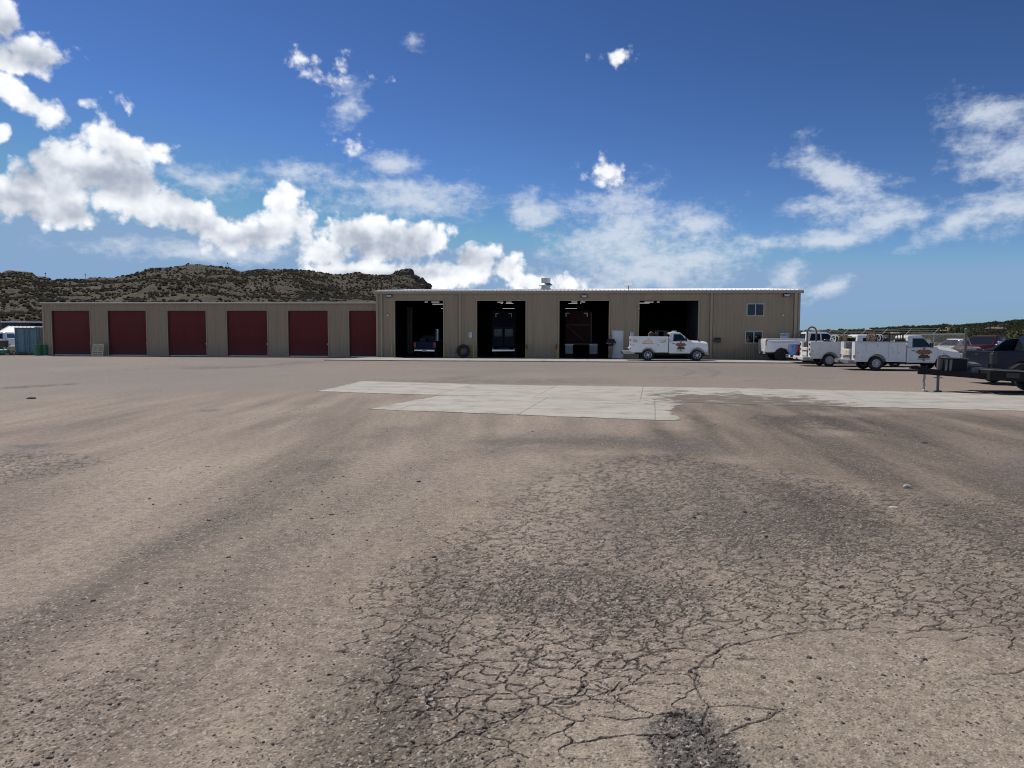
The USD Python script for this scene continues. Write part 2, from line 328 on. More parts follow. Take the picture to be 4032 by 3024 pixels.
ROWS, COLS = 720, 1000
def ground_fields(P):
    """height (m) and colour of the worn chip-sealed lot at points P"""
    n = len(P); d = np.hypot(*P.T); dy = P[:, 1] ** 2 * (1 / 2.15 - 1 / 80) / ROWS
    def res(f): return np.clip(1.6 - 2.0 * f * dy, 0, 1)          # how far relief of frequency f still fits between the mesh's rows
    big = f2(P, 0.12, 4, 1); mid = f2(P, 0.7, 4, 2); fine = f2(P, 4.0, 4, 3)
    col = np.array([0.222, 0.182, 0.149]) * np.ones((n, 1))
    def mixc(c, a): col[:] = col * (1 - a[:, None]) + np.array(c) * a[:, None]
    mixc((0.248, 0.210, 0.164), sm(mid, 0.40, 0.68) * 0.6)              # tan, dusty
    mixc((0.223, 0.179, 0.149), sm(f2(P, 0.25, 4, 5), 0.46, 0.66) * 0.7)         # pinkish
    rough = 0.35 + 0.9 * (big - 0.5)
    worn = np.zeros(n)
    # wheel-worn bands that sweep round towards the lower left
    for line, w, a in ((G((1560, 1690), (1330, 1790), (1130, 1920), (850, 2060), (560, 2190), (150, 2420), (-400, 2720)), 0.42, 0.95), (G((1900, 1760), (1650, 1830), (1350, 2030), (1000, 2250), (650, 2500), (250, 2800)), 0.38, 0.6),
                       (G((2450, 1760), (2150, 1850), (1950, 1980), (1830, 2100), (1700, 2300), (1600, 2700), (1550, 3024)), 0.34, 0.85), (G((2150, 1700), (1850, 1760), (1500, 1940), (1150, 2140)), 0.3, 0.5),
                       (G((900, 2230), (400, 2450), (0, 2620)), 0.25, 0.6), (G((3000, 1690), (3250, 1800), (3500, 1960), (3700, 2120)), 0.5, 0.5)):
        worn = np.maximum(worn, a * near_line(P, line, w * (1 + 0.7 * (mid - 0.5))) * sm(f2(P, 1.4, 5, 9), 0.18, 0.62))
    mixc((0.093, 0.079, 0.068), worn * 0.52)
    # sandy, paler sweeps between them
    for line, w, a in ((G((2100, 1830), (1900, 1960), (1780, 2080), (1500, 2330)), 0.38, 0.7), (G((3300, 1880), (3480, 2000), (3560, 2060)), 0.25, 0.8), (G((2300, 1790), (2600, 1790), (2700, 1785)), 0.35, 0.8), (G((3100, 1730), (3300, 1760)), 0.3, 0.4), (G((2850, 2930), (3000, 2900)), 0.10, 0.5)):
        mixc((0.274, 0.220, 0.164), a * near_line(P, line, w) * sm(f2(P, 2.2, 4, 12), 0.3, 0.7) * 0.75)
    # brown dirt tracked over the right half
    dirt = in_poly(P, G((2640, 1640), (2700, 1560), (3400, 1590), (4100, 1650), (4500, 1800), (4500, 2150), (3900, 2200), (3300, 2120), (2900, 1960), (2650, 1840), (2300, 1800), (2150, 1740), (2500, 1720)), 0.7) * sm(f2(P, 0.6, 5, 15), 0.22, 0.50)
    mixc((0.120, 0.097, 0.076), dirt * 0.85)
    far_red = sm(P[:, 1], 40, 50) * sm(-P[:, 0], -2, 10); mixc((0.245, 0.173, 0.142), far_red * 0.40)
    mixc((0.226, 0.169, 0.137), sm(P[:, 0], 10, 16) * sm(P[:, 1], 20, 26) * 0.5)
    grey = in_poly(P, G((-200, 1480), (700, 1440), (1300, 1480), (1250, 1530), (300, 1560), (-200, 1600)), 2.0) * 0.4; mixc((0.170, 0.158, 0.145), grey)
    mixc((0.165, 0.150, 0.132), sm(P[:, 1], 20, 34) * (0.35 + 0.4 * sm(f2(P, 0.2, 4, 27), .35, .6)))
    # long faint streaks along the ways the wheels go
    def streak(p, q_, sd):
        e = np.array(gnd(*q_)) - np.array(gnd(*p)); e /= np.hypot(*e); al, ac = P @ e, P @ np.array([-e[1], e[0]])
        return f2(np.column_stack([al * 0.22, ac * 1.9]), 1.0, 5, sd)
    rgt = sm(P[:, 0] / np.maximum(P[:, 1], 1), 0.02, 0.2)
    st = streak((1300, 1750), (200, 2500), 17) * (1 - rgt) + streak((2850, 1640), (3700, 2150), 18) * rgt
    near = sm(30 - d, 0, 12)
    col *= (1 + near * (0.42 + 0.45 * dirt) * (st - 0.52) * 2)[:, None]
    # damp smears and oil
    def stain(c, poly, soft, a, sc=3.0, lo=0.3, hi=0.55):
        m_ = in_poly(P + 0.25 * soft * (np.column_stack([f2(P, sc, 3, 21), f2(P, sc, 3, 22)]) - 0.5) * 4, G(*poly), soft) * (0.35 + 0.65 * sm(f2(P, sc, 4, 23), lo, hi)); mixc(c, m_ * a); return m_
    stain((0.098, 0.083, 0.073), ((1850, 1722), (2300, 1712), (2750, 1722), (2860, 1750), (2800, 1790), (2500, 1760), (2150, 1765), (1900, 1790)), 0.5, 0.75)
    stain((0.085, 0.085, 0.089), ((2520, 1738), (2760, 1745), (2740, 1775), (2560, 1768)), 0.3, 0.6)
    stain((0.111, 0.106, 0.102), ((-40, 1778), (60, 1752), (215, 1744), (210, 1760), (120, 1772), (20, 1790)), 0.12, 0.9)
    stain((0.102, 0.089, 0.085), ((780, 1614), (868, 1611), (870, 1617), (790, 1622)), 0.15, 0.8)
    stain((0.085, 0.076, 0.076), ((3900, 1830), (4100, 1780), (4200, 1960), (4000, 1900)), 0.5, 0.85)
    stain((0.072, 0.064, 0.060), ((3000, 1652), (3050, 1638), (3150, 1645), (3160, 1665), (3060, 1668)), 0.25, 0.8)
    stain((0.093, 0.076, 0.068), ((3500, 1690), (3620, 1685), (3740, 1720), (3640, 1715)), 0.3, 0.6)
    stain((0.119, 0.072, 0.051), ((1740, 1488), (1860, 1478), (1880, 1484), (1780, 1492)), 0.6, 0.7)
    stain((0.128, 0.111, 0.102), ((1520, 1497), (2350, 1490), (2450, 1512), (1700, 1512)), 0.8, 0.7)
    stain((0.085, 0.072, 0.068), ((-60, 1529), (90, 1520), (300, 1509), (310, 1513), (100, 1527), (-60, 1534)), 0.25, 0.9)
    stain((0.102, 0.085, 0.076), ((720, 1445), (1030, 1440), (1180, 1424), (1200, 1430), (1000, 1448), (760, 1455)), 0.5, 0.75)
    stain((0.111, 0.093, 0.085), ((1130, 1424), (1270, 1422), (1260, 1428), (1150, 1428)), 0.4, 0.7)
    # sooty tyre curves
    for line in (G((2560, 1490), (2700, 1478), (2740, 1462), (2650, 1448), (2480, 1440)), G((2600, 1496), (2800, 1484), (2830, 1466), (2760, 1448)), G((150, 1470), (600, 1452), (1100, 1445)), G((2900, 1500), (3300, 1488), (3700, 1490))):
        mixc((0.104, 0.091, 0.085), 0.45 * near_line(P, line, 0.16))
    # crazed asphalt
    cz = in_poly(P, G((1500, 2330), (2300, 1830), (2620, 1790), (3050, 1860), (3700, 1980), (4400, 1960), (4700, 2500), (3700, 2470), (2900, 2440), (2750, 2600), (2500, 2860), (2000, 2900), (1600, 2850), (1480, 2500)), 0.45)
    cz = np.maximum(cz, in_poly(P, G((-200, 1800), (250, 1790), (330, 1830), (150, 1880), (-200, 1920)), 0.5))
    cz = np.maximum(cz, in_poly(P, G((3000, 1640), (3180, 1636), (3350, 1660), (3250, 1690), (3020, 1670)), 0.4) * 0.9)
    core = np.maximum(in_poly(P, G((1800, 2380), (2000, 2230), (2350, 2250), (2750, 2330), (2550, 2420), (2000, 2440)), 0.25), in_poly(P, G((2450, 1950), (2700, 1880), (3100, 2000), (3500, 2130), (3400, 2220), (2900, 2200), (2600, 2120)), 0.5))
    h = np.zeros(n); cr = np.zeros(n)
    k = np.nonzero(cz > 0.01)[0]
    if len(k):
        Q = P[k]; c_ = cz[k]; co = core[k]; brk = f2(Q, 2.6, 3, 31)
        dq = d[k]; dyk = dy[k]; big_net = crack_net(Q, 0.25, 5, 0.6, 1.5); mid_net = crack_net(Q, 0.108, 8, 0.5, 1.7); small_net = crack_net(Q, 0.075, 6, 0.45, 1.8)
        wob = 0.6 + 0.9 * f2(Q, 9.0, 3, 33)
        fade = np.minimum(1, 0.72 + 0.012 / dyk)
        a1 = fade * (1 - sm(big_net / wob, 0.0005, 0.0042 + 0.26 * dyk)) * sm(c_ + 0.6 * (brk - 0.5), 0.12, 0.40)
        a3 = fade * (1 - sm(mid_net / wob, 0.0005, 0.0038 + 0.23 * dyk)) * sm(c_ + 0.9 * (f2(Q, 1.1, 3, 34) - 0.5), 0.30, 0.62)
        a2 = fade * (1 - sm(small_net / wob, 0.0005, 0.0034 + 0.18 * dyk)) * sm(0.55 * c_ + 0.65 * co + 1.2 * (f2(Q, 1.6, 3, 35) - 0.5), 0.70, 1.0)
        a1 = np.maximum(a1, a3)
        cr[k] = np.maximum(a1, a2)
        tilt = f2(Q, 5.0, 2, 37) - 0.5
        h[k] += (-0.010 * cr[k] + 0.012 * co * tilt) * np.clip(1.3 - dq / 9, 0, 1)
    for line in (G((4100, 2460), (3600, 2480), (3300, 2470), (3000, 2520), (2830, 2560)), G((2830, 2560), (2740, 2640), (2790, 2780), (2700, 2880)), G((2790, 2780), (3080, 2800), (2960, 2850), (2860, 2890)), G((3750, 2680), (3960, 2660), (4100, 2630)), G((-100, 1930), (250, 1860), (800, 1690), (1250, 1600))):
        line = np.array(line); Q = P + 0.045 * (np.column_stack([f2(P, 5.0, 3, 41), f2(P, 5.0, 3, 42)]) - 0.5) * 2
        a = near_line(Q, line, 0.0038 + 0.0006 * d.clip(0, 15)) * sm(f2(P, 4.0, 3, 44), 0.3, 0.5); cr = np.maximum(cr, a); h -= 0.008 * a * np.clip(1.3 - d / 8, 0, 1)
    mixc((0.041, 0.035, 0.031), np.clip(cr, 0, 1) * 0.84)
    mixc((0.085, 0.072, 0.060), core * sm(f2(P, 2.4, 4, 46), 0.25, 0.6) * 0.42)
    # the pothole of dark, coarse gravel at the bottom of the view
    hole = in_poly(P + 0.10 * (np.column_stack([f2(P, 4.0, 3, 51), f2(P, 4.0, 3, 52)]) - 0.5), G((2560, 2850), (2640, 2800), (2760, 2810), (2850, 2870), (2920, 2960), (2960, 3200), (2560, 3200), (2600, 2960)), 0.06)
    mixc((0.098, 0.093, 0.091), hole * 0.85); h -= 0.022 * sm(hole, 0.2, 0.9)
    # the stones themselves: chips of 6 to 14 mm, resolved where the mesh is fine enough
    bottom = in_poly(P, G((1750, 2500), (2000, 2450), (2100, 2620), (2000, 3100), (1500, 3100), (1550, 2750)), 0.35)
    loose = np.clip(0.5 * rough + 0.45 * worn + 0.9 * hole + 0.5 * core + 0.5 * bottom * sm(f2(P, 2.0, 4, 66), .3, .6) + 0.22 * sm(f2(P, 0.9, 4, 61), 0.45, 0.7) - 0.4 * sm(f2(P, 0.5, 3, 62), 0.5, 0.7), 0.08, 1.5)
    for f_, up_, pit, sd in ((85.0, 0.006, 0.003, 71), (48.0, 0.007, 0.006, 72), (27.0, 0.004, 0.009, 73), (14.0, 0.003, 0.008, 74)):
        w_ = res(f_); k = np.nonzero(w_ > 0)[0]; s_ = f2(P[k], f_, 1, sd)
        h[k] += w_[k] * loose[k] * (up_ * sm(s_, 0.5, 0.85) - pit * sm(f2(P[k], f_ * 0.9, 1, sd + 10), 0.66, 0.9))
    h += 0.02 * (f2(P, 0.35, 3, 75) - 0.5) * sm(30 - d, 0, 20)
    flat = np.maximum(in_poly(P, PAD1, 0.4), in_poly(P, PAD2, 0.4)); h = h * (1 - flat) - 0.012 * sm(flat, 0.5, 0.9)
    return h, col, loose

def ground_material(name):
    n = {'at': ('attribute', {'attribute': 'tint'}), 'lo': ('attribute', {'attribute': 'loose'}), 'geo': ('geometry', {}), 'p': ('principled_bsdf', {'roughness': 0.92, 'specular_ior_level': 0.25}),
         'n1': ('noise_texture', {'scale': 90.0, 'detail': 3.0, 'roughness': 0.7}), 'n2': ('noise_texture', {'scale': 11.0, 'detail': 6.0, 'roughness': 0.78}),
         'v1': ('voronoi_texture', {'scale': 75.0, 'feature': 'f1'}), 'v2': ('voronoi_texture', {'scale': 72.0, 'feature': 'f1'}), 'sx': ('separate_xyz', {}),
         'r1': ('rgb_ramp', {'ramp': [(0.3, (0.66, 0.66, 0.66)), (0.5, (1, 1, 1)), (0.72, (1.36, 1.34, 1.32))]}), 'r2': ('rgb_ramp', {'ramp': [(0.3, (0.58, 0.57, 0.56)), (0.5, (1, 1, 1)), (0.7, (1.36, 1.36, 1.35))]}),
         'm1': ('mix', {'mix_type': 'multiply', 'fac': 1.0}), 'm2': ('mix', {'mix_type': 'multiply', 'fac': 1.0}), 'm3': ('mix', {'mix_type': 'mix', 'color2': (0.062, 0.055, 0.050)}), 'm4': ('mix', {'mix_type': 'mix', 'color2': (0.36, 0.32, 0.28)}),
         'dk': ('math', {'math_type': 'multiply_add', 'value2': 0.24, 'value3': 0.03}), 'd2': ('math', {'math_type': 'less_than'}), 'd3': ('math', {'math_type': 'multiply', 'value2': 0.6}),
         'g2': ('math', {'math_type': 'greater_than', 'value2': 0.93}), 'g3': ('math', {'math_type': 'multiply', 'value2': 0.7}),
         'add': ('math', {'math_type': 'multiply_add', 'value2': 0.8}), 'b': ('bump', {'strength': 1.0, 'distance': 0.0045})}
    l = [('geo.position', k + '.vector') for k in ('n1', 'n2', 'v1', 'v2')] + [('n1.fac', 'r1.fac'), ('n2.fac', 'r2.fac'), ('at.color', 'm1.color1'), ('r1.color', 'm1.color2'),
         ('m1.color', 'm2.color1'), ('r2.color', 'm2.color2'), ('v2.color', 'sx.vector'), ('lo.fac', 'dk.value1'), ('sx.x', 'd2.value1'), ('dk.value', 'd2.value2'), ('d2.value', 'd3.value1'), ('d3.value', 'm3.fac'), ('m2.color', 'm3.color1'),
         ('sx.y', 'g2.value1'), ('g2.value', 'g3.value1'), ('g3.value', 'm4.fac'), ('m3.color', 'm4.color1'), ('m4.color', 'p.base_color'), ('v1.distance', 'add.value1'), ('n1.fac', 'add.value3'), ('add.value', 'b.height'), ('b.normal', 'p.normal')]
    return usdkit.material(stage, '/World/Looks/' + name, n, l, surface='p.BSDF')
MG = ground_material('worn_chip_seal')
def tinted(prim, col, loose=None):
    UsdGeom.PrimvarsAPI(prim).CreatePrimvar('loose', Sdf.ValueTypeNames.FloatArray, 'vertex').Set(Vt.FloatArray.FromNumpy(np.asarray(np.full(len(col), 0.3) if loose is None else loose, np.float32)))
    UsdGeom.PrimvarsAPI(prim).CreatePrimvar('tint', Sdf.ValueTypeNames.Color3fArray, 'vertex').Set(Vt.Vec3fArray.FromNumpy(np.asarray(col, np.float32)))
def grid_faces(nr, nc):
    i = np.arange(nr * nc).reshape(nr, nc); a, b, c, d = i[:-1, :-1].ravel(), i[:-1, 1:].ravel(), i[1:, 1:].ravel(), i[1:, :-1].ravel()
    return np.vstack([np.column_stack([a, b, c]), np.column_stack([a, c, d])])
# one sheet, finer towards the place where one stands: rows crowd together near by, columns fan out
q = np.linspace(0, 1, ROWS); inv = 1 / 2.15 * (1 - q) + 1 / 80.0 * q
yy = 1 / inv
tt = np.linspace(-0.98, 0.98, COLS)
P = np.column_stack([(yy[:, None] * tt).ravel(), np.repeat(yy, COLS)])
h, col, loose_f = ground_fields(P)
lot = part('asphalt_lot', (np.column_stack([P, h]), grid_faces(ROWS, COLS)), MG, None, smooth=False)
tinted(lot, col, loose_f); tag(lot, kind='structure')
# the plain beyond and around it, to the horizon
gx = np.concatenate([-np.geomspace(6000, 100, 14), np.linspace(-80, 80, 41), np.geomspace(100, 6000, 14)])
gy = np.concatenate([-np.geomspace(6000, 30, 12), np.linspace(-20, 140, 41), np.geomspace(170, 7000, 14)])
PX, PY = np.meshgrid(gx, gy); P2 = np.column_stack([PX.ravel(), PY.ravel()])
gr = part('ground', (np.column_stack([P2, np.full(len(P2), -0.06)]), grid_faces(len(gy), len(gx))), MG, None, smooth=False)
tinted(gr, np.array([0.19, 0.152, 0.122]) * (0.8 + 0.4 * f2(P2, 0.05, 4, 90))[:, None]); tag(gr, kind='structure')
# ------------------------------------------------------------------ concrete
def concrete_mat(name, color, dirty):
    n = {'geo': ('geometry', {}), 'n1': ('noise_texture', {'scale': 1.2, 'detail': 6.0, 'roughness': 0.65}), 'n2': ('noise_texture', {'scale': 30.0, 'detail': 4.0, 'roughness': 0.7}),
         'st': ('mapping', {'mapping_type': 'point', 'rotation': (0, 0, math.radians(-SKEW + 4)), 'scale': (0.18, 1.6, 1)}), 'n3': ('noise_texture', {'scale': 2.0, 'detail': 5.0, 'roughness': 0.6}),
         'r1': ('rgb_ramp', {'ramp': [(0.28, tuple(c * 0.66 for c in color)), (0.5, color), (0.75, tuple(c * 1.1 for c in color))]}), 'r2': ('rgb_ramp', {'ramp': [(0.3, (0.82, 0.82, 0.82)), (0.7, (1.1, 1.1, 1.1))]}),
         'm': ('mix', {'mix_type': 'multiply', 'fac': 1.0}), 'mr': ('map_range', {'range_type': 'smoothstep', 'from_min': 0.48, 'from_max': 0.72, 'to_max': 0.55, 'clamp': True}), 'm2': ('mix', {'color2': (0.17, 0.145, 0.12)}),
         'p': ('principled_bsdf', {'roughness': 0.85, 'specular_ior_level': 0.3})}
    l = [('geo.position', 'n1.vector'), ('geo.position', 'n2.vector'), ('geo.position', 'st.vector'), ('st.vector', 'n3.vector'), ('n1.fac', 'r1.fac'), ('n2.fac', 'r2.fac'), ('r1.color', 'm.color1'), ('r2.color', 'm.color2'),
         ('n3.fac', 'mr.value'), ('mr.result', 'm2.fac'), ('m.color', 'm2.color1')]
    if dirty:   # dirt tracked over the slab: its own mask, a mesh attribute broken up by noise
        n.update({'at': ('attribute', {'attribute': 'dirt'}), 'n4': ('noise_texture', {'scale': 2.2, 'detail': 9.0, 'roughness': 0.8}), 'ad': ('math', {'math_type': 'multiply_add', 'value2': 0.305, 'value3': 0.0}), 'ad2': ('math', {'math_type': 'add'}), 'sub': ('map_range', {'range_type': 'smoothstep', 'from_min': 0.70, 'from_max': 0.76, 'clamp': True}),
                  'mul': ('mapping', {'mapping_type': 'point', 'scale': (0.6, 1.1, 1.0)}), 'm3': ('mix', {'color2': (0.135, 0.112, 0.090)})})
        l += [('geo.position', 'mul.vector'), ('mul.vector', 'n4.vector'), ('at.fac', 'ad.value1'), ('ad.value', 'ad2.value1'), ('n4.fac', 'ad2.value2'), ('ad2.value', 'sub.value'), ('sub.result', 'm3.fac'), ('m2.color', 'm3.color1'), ('m3.color', 'p.base_color')]
    else: l.append(('m2.color', 'p.base_color'))
    return usdkit.material(stage, '/World/Looks/' + name, n, l, surface='p.BSDF')
MC_PAD = concrete_mat('pale_concrete', (0.365, 0.348, 0.302), True)
MC_APRON = concrete_mat('apron_concrete', (0.33, 0.315, 0.285), False)
M_JOINT = mat('joint_dirt', (0.15, 0.13, 0.11), 0.95)
def slab_mesh(poly, top, thick=0.10, fine=0.35):
    """a slab from a shapely polygon, its top cut fine enough to carry an attribute"""
    v, f = trimesh.creation.triangulate_polygon(poly.segmentize(fine), engine='earcut')
    m = trimesh.creation.extrude_polygon(poly.segmentize(fine), thick, engine='earcut'); m.apply_translation((0, 0, top - thick)); return m
pads = UsdGeom.Xform.Define(stage, free('/World/concrete_pad')); tag(pads, kind='structure')
pad_all = so.unary_union([sg.Polygon(PAD1).buffer(0), sg.Polygon(PAD2).buffer(0)]).buffer(0)
_c = np.array(sg.Polygon(pad_all.exterior).segmentize(.22).exterior.coords)[:-1]; _c = _c + .05 * (np.column_stack([f2(_c, 2.6, 3, 301), f2(_c, 2.6, 3, 302)]) - .5) * 2; pad_all = sg.Polygon(_c).buffer(0)
ax = gnd(3517, 1541) - gnd(1959, 1515); ax /= np.hypot(*ax); ay = np.array([-ax[1], ax[0]]); o_ = gnd(1739, 1557)
def dirt_of(m, prim):
    Pm = np.asarray(m.vertices)[:, :2]
    a = in_poly(Pm, DIRT_ON_PAD, 1.6); edge = shapely.distance(shapely.points(Pm), pad_all.exterior); a = np.maximum(a, .74 * (1 - sm(edge, 0.0, .30)))
    UsdGeom.PrimvarsAPI(prim).CreatePrimvar('dirt', Sdf.ValueTypeNames.FloatArray, 'vertex').Set(Vt.FloatArray.FromNumpy(a.astype(np.float32)))
for j, (v0, v1) in enumerate(((-8.0, -0.008), (0.008, 7.5))):
    us = np.arange(-9.4, 34, 3.05) + (0.4 if j == 0 else 0)
    for u0, u1 in zip(us, us[1:]):
        q4 = sg.Polygon([tuple(o_ + ax * a + ay * b) for a, b in ((u0 + .006, v0), (u1 - .006, v0), (u1 - .006, v1), (u0 + .006, v1))]).intersection(pad_all)
        for g in getattr(q4, 'geoms', [q4]):
            if g.geom_type == 'Polygon' and g.area > 0.05:
                v, f = trimesh.creation.triangulate_polygon(g, engine='earcut')
                top = trimesh.Trimesh(np.column_stack([v, np.zeros(len(v))]), f).subdivide_to_size(0.28)
                side = trimesh.creation.extrude_polygon(g, 0.06, engine='earcut'); side.apply_translation((0, 0, -0.062))
                side.update_faces(side.face_normals[:, 2] < 0.5)
                m = trimesh.util.concatenate([top, side]); m.apply_translation((0, 0, 0.006))
                dirt_of(m, part('slab', m, MC_PAD, pads, smooth=False))
jn = sg.Polygon(pad_all.exterior).buffer(-0.05)
v, f = trimesh.creation.triangulate_polygon(jn, engine='earcut'); part('joint_bed', trimesh.Trimesh(np.column_stack([v, np.full(len(v), -0.006)]), f), M_JOINT, pads, smooth=False)
apron = UsdGeom.Xform.Define(stage, free('/World/concrete_apron')); tag(apron, kind='structure')
ua, ub = U(1487) - 1.9, U(3145) + 3.0
va = -(B0 @ EY - gnd(2400, 1427) @ EY)
for k, u0 in enumerate(np.arange(ua, ub, 3.05)):
    u1 = min(u0 + 3.05, ub); lo = va
    pts = [to_world(a, b)[:2] for a, b in ((u0 + .012 + (1.6 if k == 0 else 0) * 0, lo), (u1 - .012, lo), (u1 - .012, -0.01), (u0 + .012 + (1.9 if k == 0 else 0), -0.01))]
    m = trimesh.creation.extrude_polygon(sg.Polygon(pts), 0.15, engine='earcut'); m.apply_translation((0, 0, -0.08)); part('slab', m, MC_APRON, apron, smooth=False)

# ------------------------------------------------------------------ sheet-metal sheds
M_TAN = mat('tan_sheet_metal', (0.315, 0.235, 0.142), 0.6, var=0.06, vscale=0.8, dirt=(0.22, 0.165, 0.11), dscale=0.7, damt=0.35)
def splashed(name, color, dust):
    n = {'tc': ('texture_coordinate', {}), 'geo': ('geometry', {}), 'sx': ('separate_xyz', {}), 'zr': ('map_range', {'from_min': 0.0, 'from_max': 0.9, 'to_min': 0.62, 'to_max': 0.0, 'clamp': True}), 'n1': ('noise_texture', {'scale': 2.2, 'detail': 6.0, 'roughness': 0.7}),
         'mm': ('mapping', {'mapping_type': 'point', 'scale': (3.0, 3.0, 0.25)}), 'n2': ('noise_texture', {'scale': 1.0, 'detail': 5.0, 'roughness': 0.65}), 'r2': ('rgb_ramp', {'ramp': [(0.3, tuple(c * 0.86 for c in color)), (0.5, color), (0.72, tuple(c * 1.09 for c in color))]}),
         'f': ('math', {'math_type': 'multiply', 'use_clamp': True}), 'f2': ('math', {'math_type': 'multiply', 'value2': 1.7, 'use_clamp': True}), 'mx': ('mix', {'color2': dust}), 'p': ('principled_bsdf', {'roughness': 0.6})}
    return usdkit.material(stage, '/World/Looks/' + name, n, [('geo.position', 'sx.vector'), ('sx.z', 'zr.value'), ('geo.position', 'n1.vector'), ('geo.position', 'mm.vector'), ('mm.vector', 'n2.vector'), ('n2.fac', 'r2.fac'), ('zr.result', 'f.value1'), ('n1.fac', 'f.value2'), ('f.value', 'f2.value1'), ('f2.value', 'mx.fac'), ('r2.color', 'mx.color1'), ('mx.color', 'p.base_color')], surface='p.BSDF')
M_TAN = splashed('tan_wall_sheet', (0.275, 0.204, 0.124), (0.185, 0.15, 0.11))
M_TAN2 = mat('tan_trim', (0.30, 0.23, 0.15), 0.5, var=0.05)
M_ROOF = mat('pale_metal_roof', (0.74, 0.73, 0.70), 0.55, metal=0.0, var=0.05)
M_DARK = mat('dark_steel', (0.03, 0.03, 0.032), 0.6)
M_RED = splashed('maroon_curtain', (0.125, 0.016, 0.013), (0.11, 0.05, 0.04))
M_WHITE = mat('white_paint', (0.62, 0.62, 0.60), 0.45, var=0.03)
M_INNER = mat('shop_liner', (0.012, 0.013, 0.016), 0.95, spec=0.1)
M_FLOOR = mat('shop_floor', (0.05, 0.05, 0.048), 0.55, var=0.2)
M_GALV = mat('galvanised', (0.42, 0.43, 0.44), 0.38, metal=0.85, var=0.12, vscale=6)
M_GLASS = glass_mat('window_glass', (0.16, 0.20, 0.21))
M_YELLOW = mat('faded_yellow', (0.36, 0.27, 0.05), 0.6, var=0.15, vscale=8, dirt=(0.12, 0.09, 0.04), dscale=6)
M_TUBE = usdkit.material(stage, '/World/Looks/lit_tube', {'e': ('emission', {'color': (1.0, 0.97, 0.88), 'strength': 0.30})}, [], surface='e.emission')
RIB = 0.3048
def rib_profile(u0, u1, deep=0.022):
    """the ribbed line of sheet metal seen from above: (u, v), v negative is proud"""
    pts = []
    k0 = math.floor(u0 / RIB) - 1
    for k in range(k0, int(u1 / RIB) + 2):
        c = k * RIB
        for du, dv in ((-0.055, 0), (-0.02, -deep), (0.02, -deep), (0.055, 0), (0.13, 0), (0.14, -0.006), (0.165, -0.006), (0.175, 0)): pts.append((c + du, dv))
    pts.sort(); x = np.array([p[0] for p in pts]); y = np.array([p[1] for p in pts])
    us = np.unique(np.concatenate([[u0], x[(x > u0) & (x < u1)], [u1]])); return us, np.interp(us, x, y)
def sheet_wall(parent, u0, u1, z0, z1, openings, m, v=0.0, width=0.9144):
    """ribbed panels 0.9 m wide, each a part, cut round the openings (u0, u1, z0, z1)"""
    k = math.floor(u0 / width)
    edges = [u0] + [w * width for w in range(k + 1, int(u1 / width) + 2) if u0 + 0.05 < w * width < u1 - 0.05] + [u1]
    for a, b in zip(edges, edges[1:]):
        cuts = sorted({a, b} | {o for op in openings for o in op[:2] if a < o < b})
        V, F = [], []
        for c, d in zip(cuts, cuts[1:]):
            spans = [(z0, z1)]
            for o in openings:
                if o[0] <= c + 1e-6 and o[1] >= d - 1e-6:
                    spans = [s for p, q_ in spans for s in ((p, min(q_, o[2])), (max(p, o[3]), q_)) if s[1] - s[0] > 1e-4]
            us, vs = rib_profile(c, d)
            for p, q_ in spans:
                n0 = len(V)
                V += [(x, v + y, p) for x, y in zip(us, vs)] + [(x, v + y, q_) for x, y in zip(us, vs)]
                n = len(us); F += [(n0 + i, n0 + i + 1, n0 + n + i + 1, n0 + n + i) for i in range(n - 1)]
        if V: part('wall_panel', (np.array(V), np.array(F)), m, parent, smooth=False)
def frame_of(o, w=0.09, d0=-0.045, d1=0.14):
    """a door frame: two jambs and a head, butted"""
    a, b, z0, z1 = o
    return [box(a - w, d0, z0, a, d1, z1 + w), box(b, d0, z0, b + w, d1, z1 + w), box(a, d0 + .002, z1, b, d1, z1 + w)]
# ---- the main garage
garage = thing('garage_building', 'long tan ribbed-metal garage with four open bay doors and pale metal roof', 'building', (*B0, 0), SKEW)
UL, UR = 0.0, U(3145)
EAVE = 5.12
def op(x0, x1, ytop, y0=None):
    return (U(x0), U(x1), 0.0 if y0 is None else Z((x0 + x1) / 2, y0), Z((x0 + x1) / 2, ytop))
BAYS = [op(1555.5, 1745, 1184), op(1878, 2069, 1185), op(2202, 2396.5, 1185), op(2515.6, 2747.5, 1183.5)]
DOOR = op(2408, 2457, 1299.5)
WINS = [op(2937, 3006, 1195, 1245), op(2933.5, 3002.4, 1303, 1352)]
wall_ops = BAYS + [DOOR] + WINS
sheet_wall(garage, UL, UR, 0.02, EAVE - 0.06, wall_ops, M_TAN)
for o in BAYS: part('bay_door_frame', frame_of(o), M_TAN2, garage)
part('corner_trim', [box(UL - 0.05, -0.04, 0.02, UL + 0.11, -0.034, EAVE - 0.1), box(UL - 0.05, -0.034, 0.02, UL - 0.043, 0.2, EAVE - 0.1)], M_TAN2, garage)
part('corner_trim', [box(UR - 0.11, -0.04, 0.02, UR + 0.05, -0.034, EAVE - 0.1), box(UR + 0.043, -0.034, 0.02, UR + 0.05, 0.2, EAVE - 0.1)], M_TAN2, garage)
gut = prism_y([(-0.16, EAVE - 0.13), (-0.16, EAVE + 0.02), (-0.19, EAVE + 0.06), (-0.10, EAVE + 0.06), (-0.04, EAVE + 0.02), (-0.04, EAVE - 0.13)], UL - 0.14, UR + 0.24)
gm = tm(gut); gm.vertices = np.column_stack([gm.vertices[:, 1], gm.vertices[:, 0], gm.vertices[:, 2]]); gm.invert()
part('gutter', gm, M_TAN2, garage)
